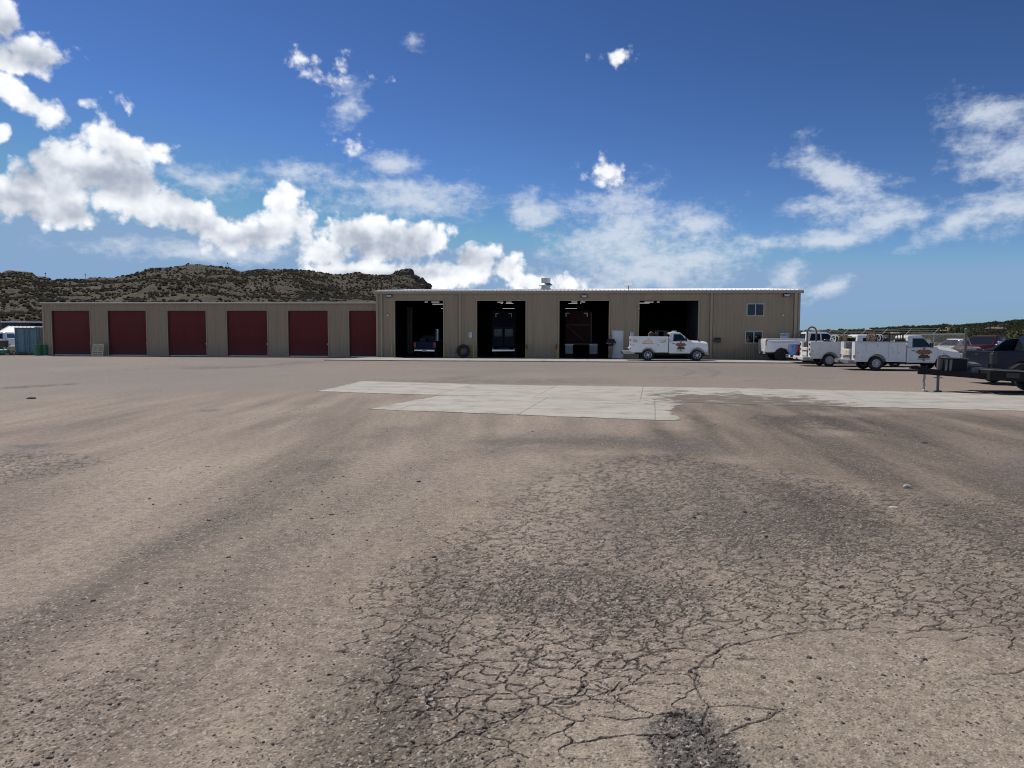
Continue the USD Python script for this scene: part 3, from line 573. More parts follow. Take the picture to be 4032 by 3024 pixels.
for x0, x1 in ((1500.5, 1507.5), (1808, 1815.5), (2793.6, 2803), (3122.6, 3135)):
    a, b = U(x0), U(x1); part('downspout', [rbox(a, -0.13, 0.12, b, -0.045, EAVE - 0.131, 0.012, 6), rbox(a, -0.23, 0.06, b, -0.05, 0.13, 0.012, 6)], M_TAN2, garage)
# roof: two slopes with standing ribs, over a body that is closed at sides and back
RD, RISE = 9.5, 0.68
def roof_sheet(u0, u1, v0, z0, v1, z1, thick=0.05):
    return hull([(u, v, z + dz) for u in (u0, u1) for v, z in ((v0, z0), (v1, z1)) for dz in (0, thick)])
part('roof', roof_sheet(UL - 0.12, UR + 0.22, -0.10, EAVE + 0.062, RD, EAVE + 0.062 + RISE), M_ROOF, garage)
part('roof', roof_sheet(UL - 0.12, UR + 0.22, 2 * RD, EAVE + 0.062, RD + 0.004, EAVE + 0.062 + RISE), M_ROOF, garage)
for k in range(int((UR - UL) / RIB) + 1):
    u = UL + 0.03 + k * RIB
    part('roof_rib', hull([(u + s * w, v, z + h) for v, z in ((-0.13, EAVE + 0.110), (RD, EAVE + 0.110 + RISE)) for s, w, h in ((-1, 0.045, 0), (1, 0.045, 0), (-1, 0.02, 0.045), (1, 0.02, 0.045))]), M_ROOF, garage)
part('ridge_cap', [hull([(u, v, z) for u in (UL - 0.12, UR + 0.22) for v, z in ((RD - 0.3, EAVE + 0.115 + RISE), (RD, EAVE + 0.17 + RISE), (RD + 0.3, EAVE + 0.115 + RISE))])], M_ROOF, garage)
part('end_wall', box(UL + 0.0, 0.21, 0.0, UL + 0.10, 2 * RD, EAVE + 0.06), M_TAN, garage); part('end_wall', box(UR - 0.10, 0.21, 0.0, UR, 2 * RD, EAVE + 0.06), M_TAN, garage)
part('back_wall', box(UL, 2 * RD + 0.001, 0.0, UR, 2 * RD + 0.10, EAVE + 0.06), M_TAN, garage)
# inside: dark liner, floor, columns, a lit strip here and there
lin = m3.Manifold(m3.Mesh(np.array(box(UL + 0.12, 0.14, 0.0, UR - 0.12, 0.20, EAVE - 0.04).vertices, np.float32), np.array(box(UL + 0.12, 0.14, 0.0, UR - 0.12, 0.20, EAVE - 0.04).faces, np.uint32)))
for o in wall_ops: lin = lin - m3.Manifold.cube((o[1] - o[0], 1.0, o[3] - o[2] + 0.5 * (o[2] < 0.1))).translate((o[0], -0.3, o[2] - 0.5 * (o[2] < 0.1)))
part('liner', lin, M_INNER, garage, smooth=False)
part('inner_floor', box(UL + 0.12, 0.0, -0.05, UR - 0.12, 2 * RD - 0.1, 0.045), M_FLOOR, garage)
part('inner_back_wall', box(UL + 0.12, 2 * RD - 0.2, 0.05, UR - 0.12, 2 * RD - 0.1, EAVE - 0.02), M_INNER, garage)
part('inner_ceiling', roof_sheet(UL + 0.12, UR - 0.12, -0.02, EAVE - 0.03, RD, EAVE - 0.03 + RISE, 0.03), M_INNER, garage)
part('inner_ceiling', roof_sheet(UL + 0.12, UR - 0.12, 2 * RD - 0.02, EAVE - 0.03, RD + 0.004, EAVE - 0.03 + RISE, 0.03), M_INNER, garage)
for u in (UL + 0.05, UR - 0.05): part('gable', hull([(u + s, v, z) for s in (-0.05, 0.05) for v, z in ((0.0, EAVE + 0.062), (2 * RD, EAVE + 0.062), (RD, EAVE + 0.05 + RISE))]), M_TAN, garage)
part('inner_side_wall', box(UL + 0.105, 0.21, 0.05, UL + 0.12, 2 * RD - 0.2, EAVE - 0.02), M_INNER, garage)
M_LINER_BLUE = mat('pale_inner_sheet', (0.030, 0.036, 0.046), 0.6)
us, vs = rib_profile(0.4, 6.0)
xi = BAYS[3][1] + 0.06
part('partition_wall', (np.vstack([np.column_stack([xi - 0.03 + vs, us, np.full(len(us), 0.05)]), np.column_stack([xi - 0.03 + vs, us, np.full(len(us), EAVE - 0.03)])]), [(i + 1, i, len(us) + i, len(us) + i + 1) for i in range(len(us) - 1)]), M_LINER_BLUE, garage, smooth=False)
part('partition_door', box(xi - 0.10, 3.2, 0.05, xi - 0.062, 4.1, 2.15), M_DARK, garage); part('partition_window', box(xi - 0.10, 2.6, 3.5, xi - 0.062, 3.6, 4.5), M_DARK, garage)
for x0, x1, y, v in ((1673, 1684, 1189, 9), (1699, 1729, 1189.5, 6), (1703, 1745, 1198, 4.5), (1737, 1745, 1215, 10), (1959, 1981, 1190, 6), (1994, 2014, 1190, 6), (1972, 1980, 1195, 8), (1992, 2021, 1195, 8), (1980, 2025, 1215, 13),
                     (2250, 2273, 1189, 6), (2286, 2304, 1189, 6), (2238, 2273, 1195, 8), (2226, 2271, 1215, 13), (2284, 2288, 1195, 8), (2538, 2573, 1189.5, 5), (2516, 2557, 1193.5, 6), (2587, 2597, 1189.5, 7), (2516, 2519, 1215, 13)):
    a, b = wall_uz(x0, y, v), wall_uz(x1, y, v)
    lamp = part('strip_lamp', box(a[0], v - 0.05, a[1] - 0.035, b[0], v + 0.05, a[1] + 0.035), M_TUBE, garage)
# walk door, windows
dr = part('walk_door', [rbox(DOOR[0] + 0.04, 0.02, 0.06, DOOR[1] - 0.04, 0.065, DOOR[3] - 0.04, 0.006, 6)], mat('pale_blue_white_door', (0.52, 0.54, 0.54), 0.5, var=0.03), garage)
part('door_frame', frame_of((DOOR[0] + 0.04, DOOR[1] - 0.04, 0.05, DOOR[3] - 0.04), 0.07, -0.045, 0.10), M_TAN2, garage)
part('door_handle', [cyl(0.03, 0.03, 'y', (DOOR[0] + 0.12, 0.0, 1.0)), rbox(DOOR[0] + 0.10, -0.04, 0.985, DOOR[0] + 0.23, -0.015, 1.015, 0.008, 6)], M_GALV, dr)
M_FRAME = mat('window_vinyl', (0.46, 0.44, 0.40), 0.5)
for o in WINS:
    a, b, z0, z1 = o; w = 0.055; mid = (a + b) / 2
    wf = part('window', [box(a, -0.05, z0, a + w, 0.09, z1), box(b - w, -0.05, z0, b, 0.09, z1), box(a + w, -0.048, z0, b - w, 0.09, z0 + w), box(a + w, -0.048, z1 - w, b - w, 0.09, z1), box(mid - 0.03, -0.045, z0 + w, mid + 0.03, 0.08, z1 - w)], M_FRAME, garage)
    part('pane', box(a + w, 0.02, z0 + w, mid - 0.03, 0.028, z1 - w), M_GLASS, wf); part('pane', box(mid + 0.03, 0.005, z0 + w, b - w, 0.013, z1 - w), M_GLASS, wf)
    part('blind', box(a + w, 0.15, z0 + w, b - w, 0.16, z1 - w), M_DARK, wf)
# ---- the row of storage units
V2 = 0.8
S0 = U(1500, V2) + 0.5; SL = U(172.5, V2)
EAVE2 = Z(180, 1194, V2)
store = thing('storage_building', 'low tan ribbed-metal storage row with six closed maroon roll-up doors', 'building', to_world(0, V2), SKEW)
def Us(px): return U(px, V2)
SD = []
for x0, x1 in ((207, 356), (427.5, 577.5), (662.5, 812.5), (895.5, 1053), (1136, 1292), (1375.7, 1533)):
    SD.append((Us(x0), Us(x1), 0.0, 3.72))
sheet_wall(store, SL, S0, 0.02, EAVE2 - 0.05, SD, M_TAN)
for o in SD:
    a, b, _, z1 = o
    us = np.arange(0.09, z1, 0.0375); prof = np.where(np.arange(len(us)) % 2, 0.07, 0.088)
    Vv = np.vstack([np.column_stack([np.full(len(us), a), prof, us]), np.column_stack([np.full(len(us), b), prof, us])])
    d_ = part('roll_up_door', (Vv, [(i, len(us) + i, len(us) + i + 1, i + 1) for i in range(len(us) - 1)]), M_RED, store, smooth=False)
    part('bottom_bar', box(a + 0.005, 0.05, 0.02, b - 0.005, 0.10, 0.09), M_GALV, d_)
    part('latch', rbox(b - 0.09, 0.03, 0.98, b + 0.0, 0.068, 1.09, 0.01, 6), M_WHITE, d_)
    part('guide_rail', [box(a, -0.02, 0.02, a + 0.05, 0.065, z1 - 0.002)], M_DARK, d_)
    part('door_frame', frame_of(o, 0.07), M_TAN2, store)
part('corner_trim', [box(SL - 0.05, -0.04, 0.02, SL + 0.11, -0.034, EAVE2 - 0.1), box(SL - 0.05, -0.034, 0.02, SL - 0.043, 0.2, EAVE2 - 0.1)], M_TAN2, store)
gm = tm(prism_y([(-0.14, EAVE2 - 0.12), (-0.15, EAVE2 + 0.04), (-0.05, EAVE2 + 0.06), (-0.04, EAVE2 - 0.12)], SL - 0.16, S0)); gm.vertices = np.column_stack([gm.vertices[:, 1], gm.vertices[:, 0], gm.vertices[:, 2]]); gm.invert()
part('gutter', gm, M_TAN2, store)
part('roof', roof_sheet(SL - 0.15, S0 - 0.5, -0.10, EAVE2 + 0.03, 9.0, EAVE2 + 0.10), M_ROOF, store)
part('end_wall', box(SL, 0.21, 0, SL + 0.1, 9.0, EAVE2), M_TAN, store); part('back_wall', box(SL + 0.1, 8.9, 0, S0, 9.0, EAVE2), M_TAN, store)
part('floor_slab', box(SL - 0.03, -0.35, -0.05, S0 - 0.55, 0.10, 0.035), MC_APRON, store)
# ------------------------------------------------------------------ vehicles (x forward from the rear axle, y to the left, z up)
def paint(name, c, rough=0.28, coat=0.6, **k): return mat(name, c, rough, coat=coat, **k)
P_WHITE = paint('white_truck_paint', (0.68, 0.68, 0.67), dirt=(0.45, 0.40, 0.34), dscale=2.2, damt=0.35)
P_WHITE2 = paint('worn_white_paint', (0.58, 0.58, 0.56), 0.45, 0.2, dirt=(0.40, 0.36, 0.31), dscale=2.0, damt=0.5)
P_BLUE = paint('blue_paint', (0.022, 0.085, 0.30)); P_NAVY = paint('navy_paint', (0.004, 0.007, 0.018), 0.32, 0.1, spec=0.3); P_MAROON = paint('maroon_paint', (0.040, 0.005, 0.005), 0.4, 0.0, spec=0.3)
M_CAR_GLASS = mat('tinted_car_glass', (0.010, 0.014, 0.016), 0.06, spec=0.6)
M_GLASS_CLEARER = mat('green_car_glass', (0.018, 0.030, 0.026), 0.06, spec=0.7)
M_RUBBER = mat('tyre_rubber', (0.016, 0.016, 0.016), 0.85, bump=0.004, bscale=60)
M_RIM = mat('alloy_rim', (0.50, 0.51, 0.52), 0.3, metal=0.8); M_STEELRIM = mat('steel_rim', (0.40, 0.40, 0.40), 0.45, metal=0.5)
M_BLACK = mat('black_plastic', (0.014, 0.014, 0.015), 0.6); M_CHROME = mat('chrome', (0.62, 0.63, 0.64), 0.14, metal=1.0)
M_TAIL = mat('red_lens', (0.23, 0.012, 0.012), 0.15, coat=0.5); M_AMBER = mat('amber_lens', (0.5, 0.16, 0.02), 0.2); M_LAMP = mat('clear_lens', (0.55, 0.55, 0.54), 0.12, coat=0.6)
M_GREYBOX = mat('grey_bed', (0.20, 0.20, 0.20), 0.7, var=0.2, vscale=5); M_ORANGE = mat('orange_lettering', (0.62, 0.27, 0.03), 0.55); M_LETTER = mat('dark_lettering', (0.03, 0.03, 0.03), 0.6)
M_RUSTY = mat('rusty_pipe', (0.16, 0.085, 0.045), 0.75, var=0.35, vscale=6); M_BEIGE = mat('pale_hose', (0.42, 0.36, 0.26), 0.8, var=0.2); M_REDP = mat('red_machine_paint', (0.22, 0.02, 0.02), 0.5)
M_PALE_PLATE = mat('number_plate', (0.55, 0.55, 0.52), 0.5)
def sph_hull(pts, r, n=12):
    """hull of balls at the points (x, half width, z), on both sides"""
    s = m3.Manifold.sphere(r, n)
    return m3.Manifold.batch_hull([s.translate((x, sg_ * (w - r), z)) for x, w, z in pts for sg_ in (1, -1)])
def wheel(parent, x, y, R, rim_r, width, out, kind='alloy', dual=False):
    """tyre > rim; out = +1 for the left side, -1 for the right"""
    w = width
    prof = [(rim_r * 0.98, -w / 2 + .02), (rim_r + .02, -w / 2), (R - .05, -w / 2 + .005), (R - .012, -w / 2 + .03), (R, -w / 2 + .06), (R, w / 2 - .06), (R - .012, w / 2 - .03), (R - .05, w / 2 - .005), (rim_r + .02, w / 2), (rim_r * 0.98, w / 2 - .02), (rim_r * 0.98, -w / 2 + .02)]
    t = part('tyre', lathe(prof, 'y', (x, y, R), 40), M_RUBBER, parent)
    f = out * (w / 2 - 0.015)
    pr = [(0.0, 0.0), (0.05, 0.0), (0.06, -0.02), (rim_r * .55, -0.035), (rim_r * .86, -0.03), (rim_r * .90, 0.0), (rim_r, 0.004), (rim_r, -0.12), (0.0, -0.10)]
    hubs = []
    if kind == 'alloy':
        barrel = lathe([(rim_r * .88, -.005), (rim_r * .94, .008), (rim_r, .004), (rim_r, -.16), (rim_r * .9, -.16), (rim_r * .88, -.005)], 'z', n=36)
        hubs = [barrel, tm(cyl(0.085, 0.05, 'z', (0, 0, -0.02))), tm(cyl(0.04, 0.03, 'z', (0, 0, 0.015)))]
        for k in range(8):
            a = k * PI / 4 + 0.2; c, s_ = math.cos(a), math.sin(a); hubs.append(bar((c * .06, s_ * .06, -0.012), (c * rim_r * .92, s_ * rim_r * .92, -0.008), 0.045, 0.03))
    else:
        disc = m3.Manifold.cylinder(0.03, rim_r * .9, rim_r * .9, 36, True).translate((0, 0, -0.03))
        for k in range(8): a = k * PI / 4; disc = disc - m3.Manifold.cylinder(0.2, rim_r * .13, rim_r * .13, 10, True).scale((1, 1, 1)).translate((math.cos(a) * rim_r * .70, math.sin(a) * rim_r * .70, 0))
        hubs = [tm(disc), lathe([(rim_r * .86, -.03), (rim_r * .90, .004), (rim_r, .006), (rim_r, -.16), (rim_r * .9, -.16), (rim_r * .86, -.03)], 'z', n=36), tm(cyl(rim_r * .42, 0.05, 'z', (0, 0, -0.012), r2=rim_r * .34)), tm(cyl(0.075, 0.06, 'z', (0, 0, 0.02)))]
    hb = trimesh.util.concatenate([x_ for x_ in hubs])
    hb.apply_transform(trimesh.transformations.rotation_matrix(-out * PI / 2, (1, 0, 0))); hb.apply_translation((x, y + f, R))
    part('rim', hb, {'alloy': M_RIM, 'steel': M_STEELRIM, 'black': M_BLACK}.get(kind, M_STEELRIM) if kind != 'dark' else M_BLACK, t)
    part('brake_drum', cyl(rim_r * .8, 0.06, 'y', (x, y + f - out * .13, R)), M_BLACK, t)
def panel_on(offset, base, prof_y0, prof_y1, poly):
    """a thin panel that lies proud on a curved body: the piece of the slightly larger body within the outline, less the body"""
    return (offset ^ prism_y(poly, prof_y0, prof_y1)) - base
def prism_x(pts, x0, x1):
    cs = m3.CrossSection([np.asarray(pts, float)], m3.FillRule.EvenOdd)
    m = tm(m3.Manifold.extrude(cs, x1 - x0)); v = m.vertices; nv = np.column_stack([x0 + v[:, 2], v[:, 0], v[:, 1]])
    return m3.Manifold(m3.Mesh(nv.astype(np.float32), np.asarray(m.faces, np.uint32)))
def round_poly(pts, r=0.05):
    g = sg.Polygon(pts).buffer(-r).buffer(r, quad_segs=4)
    c = np.array(g.exterior.coords)[:-1]
    return c if sg.LinearRing(c).is_ccw else c[::-1]
def cab(parent, s, pm, glass):
    """cab with hood; s: numbers of the truck"""
    xr, xc, xt, xf = s['xr'], s['xc'], s['xt'], s['xf']; zr, zb, zc, zf, rk, w = s['zr'], s['zb'], s['zc'], s['zf'], s['rk'], s['w']
    WB, R = s['WB'], s['R']
    def shell(e):
        r = 0.07 + e
        low = sph_hull([(xr + .07, w * .985 + e, rk + .07), (xr + .07, w + e, rk + .45), (xr + .07, w * .965 + e, zb - .03), (xc, w * .985 + e, rk + .07), (xc, w + e, rk + .45), (xc, w * .965 + e, zc - .06)], r)
        hood = sph_hull([(xc - .1, w * .99 + e, rk + .12), (xc - .1, w * .97 + e, zc - .16), (xc - .1, w * .78 + e, zc - .05), (xf - .30, w * .97 + e, zf - .20), (xf - .30, w * .76 + e, zf - .06), (xf - .02, w * .95 + e, rk + .30), (xf - .03, w * .93 + e, zf - .22), (xf - .08, w * .74 + e, zf - .12), (xf - .1, w * .97 + e, rk + .12)], r)
        house = sph_hull([(xr + .07, w * .955 + e, zb - .06), (xc + .02, w * .955 + e, zb - .08), (xr + s.get('lean', .10) + .07, w * .77 + e, zr - .10), (xr + s.get('lean', .10) + .16, w * .72 + e, zr - .07), (xt - .05, w * .74 + e, zr - .09), ((xr + xt) / 2, w * .74 + e, zr - .07)], r)
        return low + hood, house
    low, house = shell(0.0); low_o, house_o = shell(0.010)
    body = low + house
    for x in (WB,) + ((0.0,) if s.get('bed') else ()): pass
    arch = m3.Manifold.batch_boolean([cyl(R + .085, .5, 'y', (WB, sg_ * (w - .1), R + .02), 40) for sg_ in (1, -1)], m3.OpType.Add) + rbox(WB - R - .085, -w - .3, -.2, WB + R + .085, w + .3, R + .02, .01, 4) ^ rbox(WB - R - .1, -w - .3, -.3, WB + R + .1, w + .3, rk + .2, .01, 4)
    arch = m3.Manifold.batch_boolean([cyl(R + .085, .55, 'y', (WB, sg_ * w, R + .02), 40) for sg_ in (1, -1)], m3.OpType.Add)
    arch2 = m3.Manifold.cube((2 * R + .17, 2 * w + .4, rk + .05 + .2), True).translate((WB, 0, (rk + .05) / 2 - .1)) ^ (m3.Manifold.cube((9, .6, 9), True).translate((0, w, 0)) + m3.Manifold.cube((9, .6, 9), True).translate((0, -w, 0)))
    body = body - arch
    bp = part('body', body, pm, parent, smooth=35)
    part('wheel_arch', cyl(R + .08, 2 * w - .62, 'y', (WB, 0, R + .02), 24) ^ m3.Manifold.cube((9, 9, 2), True).translate((0, 0, 1 + rk)), M_BLACK, bp)
    part('chassis', [rbox(-1.1, -.46, .42, xf - .2, -.34, .58, .01, 4), rbox(-1.1, .34, .42, xf - .2, .46, .58, .01, 4), rbox(WB - .5, -.5, .32, WB + .35, .5, .55, .03, 4), cyl(.09, 1.5, 'y', (0, 0, R - .02)), cyl(.16, .36, 'x', (0, 0, R - .02)), cyl(.05, 3.0, 'x', (WB / 2, .2, .36)), rbox(xr + .1, -.7, .38, xr + .9, -.5, .60, .03, 4)], M_BLACK, parent)
    # glass
    b0, t0 = zb + .03, zr - .13
    for nm, poly in s['windows']:
        g = panel_on(house_o, house, -2, 2, round_poly(poly, .035))
        for q_ in g.decompose():
            part('side_window', q_, glass, parent)
    ws = prism_x(round_poly([(-w * .83, zc + .035), (w * .83, zc + .035), (w * .66, zr - .09), (-w * .66, zr - .09)], .06), xt - .1, xc + .6)
    slopeline = prism_y([(xt - .06, zr - .085), (xc - .28, zb), (xc + .8, zb), (xc + .8, zr + .2), (xt - .06, zr + .2)], -2, 2)
    part('windshield', ((house_o ^ ws) ^ slopeline) - house, glass, parent)
    rw = prism_x(round_poly([(-w * .70, zb + .08), (w * .70, zb + .08), (w * .62, zr - .16), (-w * .62, zr - .16)], .05), xr - .3, xr + .30)
    part('rear_window', (house_o ^ rw) - house, glass, parent)
    # doors
    for poly in s['doors']:
        d = panel_on(low_o, low, -2, 2, round_poly(poly, .04)) - arch
        for q_ in d.decompose():
            if q_.volume() < 1e-4: continue
            c = tm(q_).bounds.mean(0); dd = part('door', q_, pm, parent)
            hx = poly[0][0] + .06; sg_ = 1 if c[1] > 0 else -1
            part('door_handle', rbox(hx, sg_ * (w + .012) - .018, zb - .17, hx + .17, sg_ * (w + .012) + .018, zb - .13, .012, 6), s.get('handle', M_BLACK), dd)
    for sg_ in (1, -1):
        mx = xc - .32; my = sg_ * (w + .13)
        mr = part('mirror', [rbox(mx - .07, my - .10, zb + .02, mx + .05, my + .10, zb + .28, .03, 8), tube([(mx, sg_ * w * .93, zb + .06), (mx, my, zb + .07)], .022)], s.get('mirror', M_BLACK), parent)
        part('mirror_glass', rbox(mx - .078, my - .085, zb + .045, mx - .07, my + .085, zb + .255, .003, 6), M_CHROME, mr)
        part('headlight', rbox(xf - .17, sg_ * w * .80 - .14, zf - .40, xf + .015, sg_ * w * .80 + .14, zf - .20, .03, 8), M_LAMP, parent)
        part('marker_lamp', rbox(xf - .20, sg_ * w * .93 - .02, zf - .38, xf - .10, sg_ * w * .93 + .045, zf - .26, .015, 6), M_AMBER, parent)
        part('wheel_lip', lathe([(R + .085, -.02), (R + .105, -.02), (R + .105, .012), (R + .085, .012), (R + .085, -.02)], 'y', (WB, sg_ * (w - .005), R + .02), 48).slice_plane((0, 0, rk - .02), (0, 0, 1)) if s.get('lip') else cyl(.03, .02, 'y', (WB, sg_ * (w - .3), R)), M_BLACK, parent)
    gr = part('grille', rbox(xf - .10, -w * .60, zf - .50, xf + .03, w * .60, zf - .16, .03, 8), M_BLACK, parent)
    for k in range(3): part('grille_bar', rbox(xf + .02, -w * .58, zf - .46 + k * .11, xf + .045, w * .58, zf - .42 + k * .11, .008, 6), M_CHROME, gr)
    bz = rk - .02
    part('front_bumper', [m3.Manifold.batch_hull([m3.Manifold.sphere(.05, 10).translate(p_) for p_ in ((xf + .07, y_, z_) for y_ in (-w * .75, w * .75) for z_ in (bz, bz + .22))] + [m3.Manifold.sphere(.05, 10).translate((xf - .18, sg_ * (w - .06), z_)) for sg_ in (1, -1) for z_ in (bz, bz + .22)])], s.get('bumper', M_CHROME), parent)
    part('front_valance', rbox(xf - .35, -w * .85, bz - .14, xf - .02, w * .85, bz + .02, .03, 6), M_BLACK, parent)
    for sg_ in (1, -1): wheel(parent, WB, sg_ * (w - .16), R, s['rim'], .25, sg_, s.get('wheels', 'alloy'))
    return low, house, arch
def spec(**k):
    s = dict(WB=3.39, R=.40, rim=.245, w=1.0, xr=1.36, xc=2.86, xt=2.16, xf=4.06, zr=1.96, zb=1.30, zc=1.36, zf=1.30, rk=.50); s.update(k)
    if 'windows' not in s:
        xr, xc, xt, zr, zb = s['xr'], s['xc'], s['xt'], s['zr'], s['zb']; sl = (xc - xt) / (zr - zb)
        s['windows'] = [('side', [(xr + .30, zb + .02), (xc - .22, zb + .02), (xt + .06, zr - .16), (xr + .36, zr - .16)])]
        s['doors'] = [[(xr + .18, s['rk'] + .08), (xc - .06, s['rk'] + .08), (xc - .03, zb - .04), (xr + .16, zb - .04)]]
    return s
def decal_text(txt, h, m, parent, x, y, z, bold=True, name='lettering', wide=1.0):
    """lettering on the right-hand (-y) side, reading along +x"""
    t = meshkit.text_mesh(txt, h, 0.004, bold); b = t.bounds
    t.apply_translation((-(b[0][0] + b[1][0]) / 2, 0, 0)); v = t.vertices.copy(); t.vertices = np.column_stack([x + v[:, 0] * wide, y - v[:, 2], z + v[:, 1]])
    return part(name, t, m, parent, smooth=False)
def service_body(parent, s, x0, x1, z0, z1, pm, latch_rows, rear=True, tilt=None):
    """a utility bed: two side lockers over the wheels, open between, step bumper behind"""
    w, R = s['w'] + .02, s['R']; lock = .44
    arch = m3.Manifold.batch_boolean([cyl(R + .10, .62, 'y', (0, sg_ * w, R + .02), 40) for sg_ in (1, -1)], m3.OpType.Add)
    side = lambda sg_: rbox(x0, min(sg_ * w, sg_ * (w - lock)), z0, x1, max(sg_ * w, sg_ * (w - lock)), z1, .012, 6)
    sb = part('service_body', (side(1) + side(-1) + rbox(x0 + .05, -w + .3, z0 + .22, x1, w - .3, z0 + .34, .01, 4) + rbox(x1 - .06, -w + .3, z0 + .3, x1, w - .3, z1 - .25, .01, 4)) - arch, pm, parent, smooth=30)
    part('bed_floor', box(x0 + .06, -w + lock + .002, z0 + .342, x1 - .07, w - lock - .002, z0 + .35), M_GREYBOX, sb); part('bulkhead', box(x1 - .075, -w + lock + .002, z0 + .352, x1 - .063, w - lock - .002, z1 - .27), M_GREYBOX, sb)
    part('inner_locker_wall', box(x0 + .1, w - lock - .006, z0 + .36, x1 - .08, w - lock - .001, z1 - .03), M_GREYBOX, sb)
    part('wheel_arch', cyl(R + .095, 1.3, 'y', (0, 0, R + .02), 24) ^ m3.Manifold.cube((9, 9, 2), True).translate((0, 0, 1 + z0 + .02)), M_BLACK, sb)
    for sg_ in (1, -1):
        y0 = sg_ * w
        def pane(a, b, c, d, cutarch=True, latch=None):
            p_ = rbox(a, min(y0, y0 + sg_ * .014) - (0 if sg_ > 0 else 0) , c, b, max(y0, y0 + sg_ * .014), d, .006, 6)
            if cutarch: p_ = p_ - cyl(R + .14, .62, 'y', (0, sg_ * w, R + .02), 40)
            q_ = part('locker_door', p_, pm, sb)
            if latch: part('latch', [rbox(latch[0] - .045, min(y0, y0 + sg_ * .024), latch[1] - .05, latch[0] + .045, max(y0, y0 + sg_ * .024), latch[1] + .05, .012, 6)], M_DARK if s.get('darklatch') else M_GALV, q_)
        aw = R + .17
        zm = z0 + (z1 - z0) * .54
        pane(x0 + .05, -aw - .03, z0 + .04, z1 - .10, False, (x0 + .15, z0 + (z1 - z0) * .47))
        pane(-aw + .01, aw - .01, max(zm, R + .02 + R + .2), z1 - .10, True, ((0.0, z1 - .19)))
        if s.get('split'):
            mid = aw + (x1 - aw) * .5
            pane(aw + .03, mid - .01, z0 + .04, z1 - .10, False); pane(mid + .01, x1 - .04, z0 + .04, z1 - .10, False, (mid + .10, z0 + (z1 - z0) * .47))
        else: pane(aw + .03, x1 - .04, z0 + .04, z1 - .10, False, (aw + .12, z0 + (z1 - z0) * .47))
        part('wheel_lip', lathe([(R + .10, -.02), (R + .135, -.02), (R + .135, .016), (R + .10, .016), (R + .10, -.02)], 'y', (0, sg_ * w, R + .02), 48).slice_plane((0, 0, z0 + .005), (0, 0, 1)), pm, sb)
        part('top_rail', rbox(x0, min(y0 + sg_ * .012, y0 - sg_ * lock), z1 - .012, x1, max(y0 + sg_ * .012, y0 - sg_ * lock), z1 + .025, .01, 6), s.get('lid', pm), sb)
        part('tail_light', rbox(x0 - .03, sg_ * (w - .07) - .055, z0 + .20, x0 + .002, sg_ * (w - .07) + .055, z0 + .36, .01, 6), M_TAIL, parent)
    return sb
def rear_wheels(parent, s, kind=None, dual=False):
    for sg_ in (1, -1):
        wheel(parent, 0.0, sg_ * (s['w'] - .16 + (.06 if dual else 0)), s['R'], s['rim'], .25, sg_, kind or s.get('wheels', 'alloy'))
        if dual: part('tyre', lathe([(s['rim'], -.1), (s['R'] - .02, -.11), (s['R'], -.07), (s['R'], .07), (s['R'] - .02, .11), (s['rim'], .1)], 'y', (0, sg_ * (s['w'] - .42), s['R']), 32), M_RUBBER, parent)
def locate(px, py, yaw, w, back=0.0):
    """where the origin of a vehicle goes whose near (right) rear wheel meets the ground at a pixel"""
    p = gnd(px, py); a = math.radians(yaw)
    return p + np.array([-math.sin(a), math.cos(a)]) * (w - .04)
def step_bumper(parent, s, x0, z, m, deep=.26, w=None):
    w = w or s['w'] - .05
    part('step_bumper', [rbox(x0 - deep, -w, z, x0 + .02, w, z + .075, .012, 6), rbox(x0 - deep, -w, z - .10, x0 - deep + .05, w, z + .0, .01, 6), rbox(x0 - deep + .05, -.5, z - .16, x0 + .3, -.4, z, .01, 4), rbox(x0 - deep + .05, .4, z - .16, x0 + .3, .5, z, .01, 4)], m, parent)
    part('tow_hitch', [rbox(x0 - deep - .12, -.05, z - .14, x0 + .2, .05, z - .05, .01, 4), cyl(.028, .09, 'z', (x0 - deep - .09, 0, z - .01))], M_BLACK, parent)
def door_badge(parent, x, z, y, k=1.0, hazy=True):
    """the round cross-shaped badge on the door with the letters SOS over a mountain and a car outline"""
    brown = mat('badge_brown_%d' % int(x * 100 + z * 10), (0.34, 0.115, 0.03), 0.5)
    part('badge', [box(x - .05 * k, y - .004, z - .27 * k, x + .05 * k, y, z + .29 * k), box(x - .30 * k, y - .005, z + .01 * k, x + .30 * k, y - .0005, z + .23 * k)], brown, parent)
    part('badge_end', [cyl(.06 * k, .006, 'y', (x + dx * k, y - .002, z + dz * k), 16) for dx, dz in ((-.33, .12), (.33, .12), (0, .30), (0, -.28))], brown, parent)
    decal_text('SOS', .17 * k, M_LETTER, parent, x, y - .006, z + .035 * k, True, 'badge_lettering', 1.15)
    mt = prism_y([(x - .24 * k, z - .19 * k), (x + .28 * k, z - .19 * k), (x + .29 * k, z - .09 * k), (x + .22 * k, z - .085 * k), (x + .20 * k, z - .02 * k), (x + .05 * k, z - .015 * k), (x + .02 * k, z - .05 * k), (x - .05 * k, z + .03 * k), (x - .14 * k, z + .0), (x - .21 * k, z - .08 * k), (x - .27 * k, z - .12 * k)], y - .0075, y - .0055)
    part('badge_picture', mt, mat('badge_grey_%d' % int(x * 100 + z * 10), (0.035, 0.035, 0.035), 0.6), parent)
    part('badge_line', [box(x - .30 * k, y - .004, z - .255 * k, x + .30 * k, y, z - .215 * k)], mat('badge_olive_%d' % int(x * 100 + z * 10), (0.28, 0.24, 0.12), 0.6), parent)
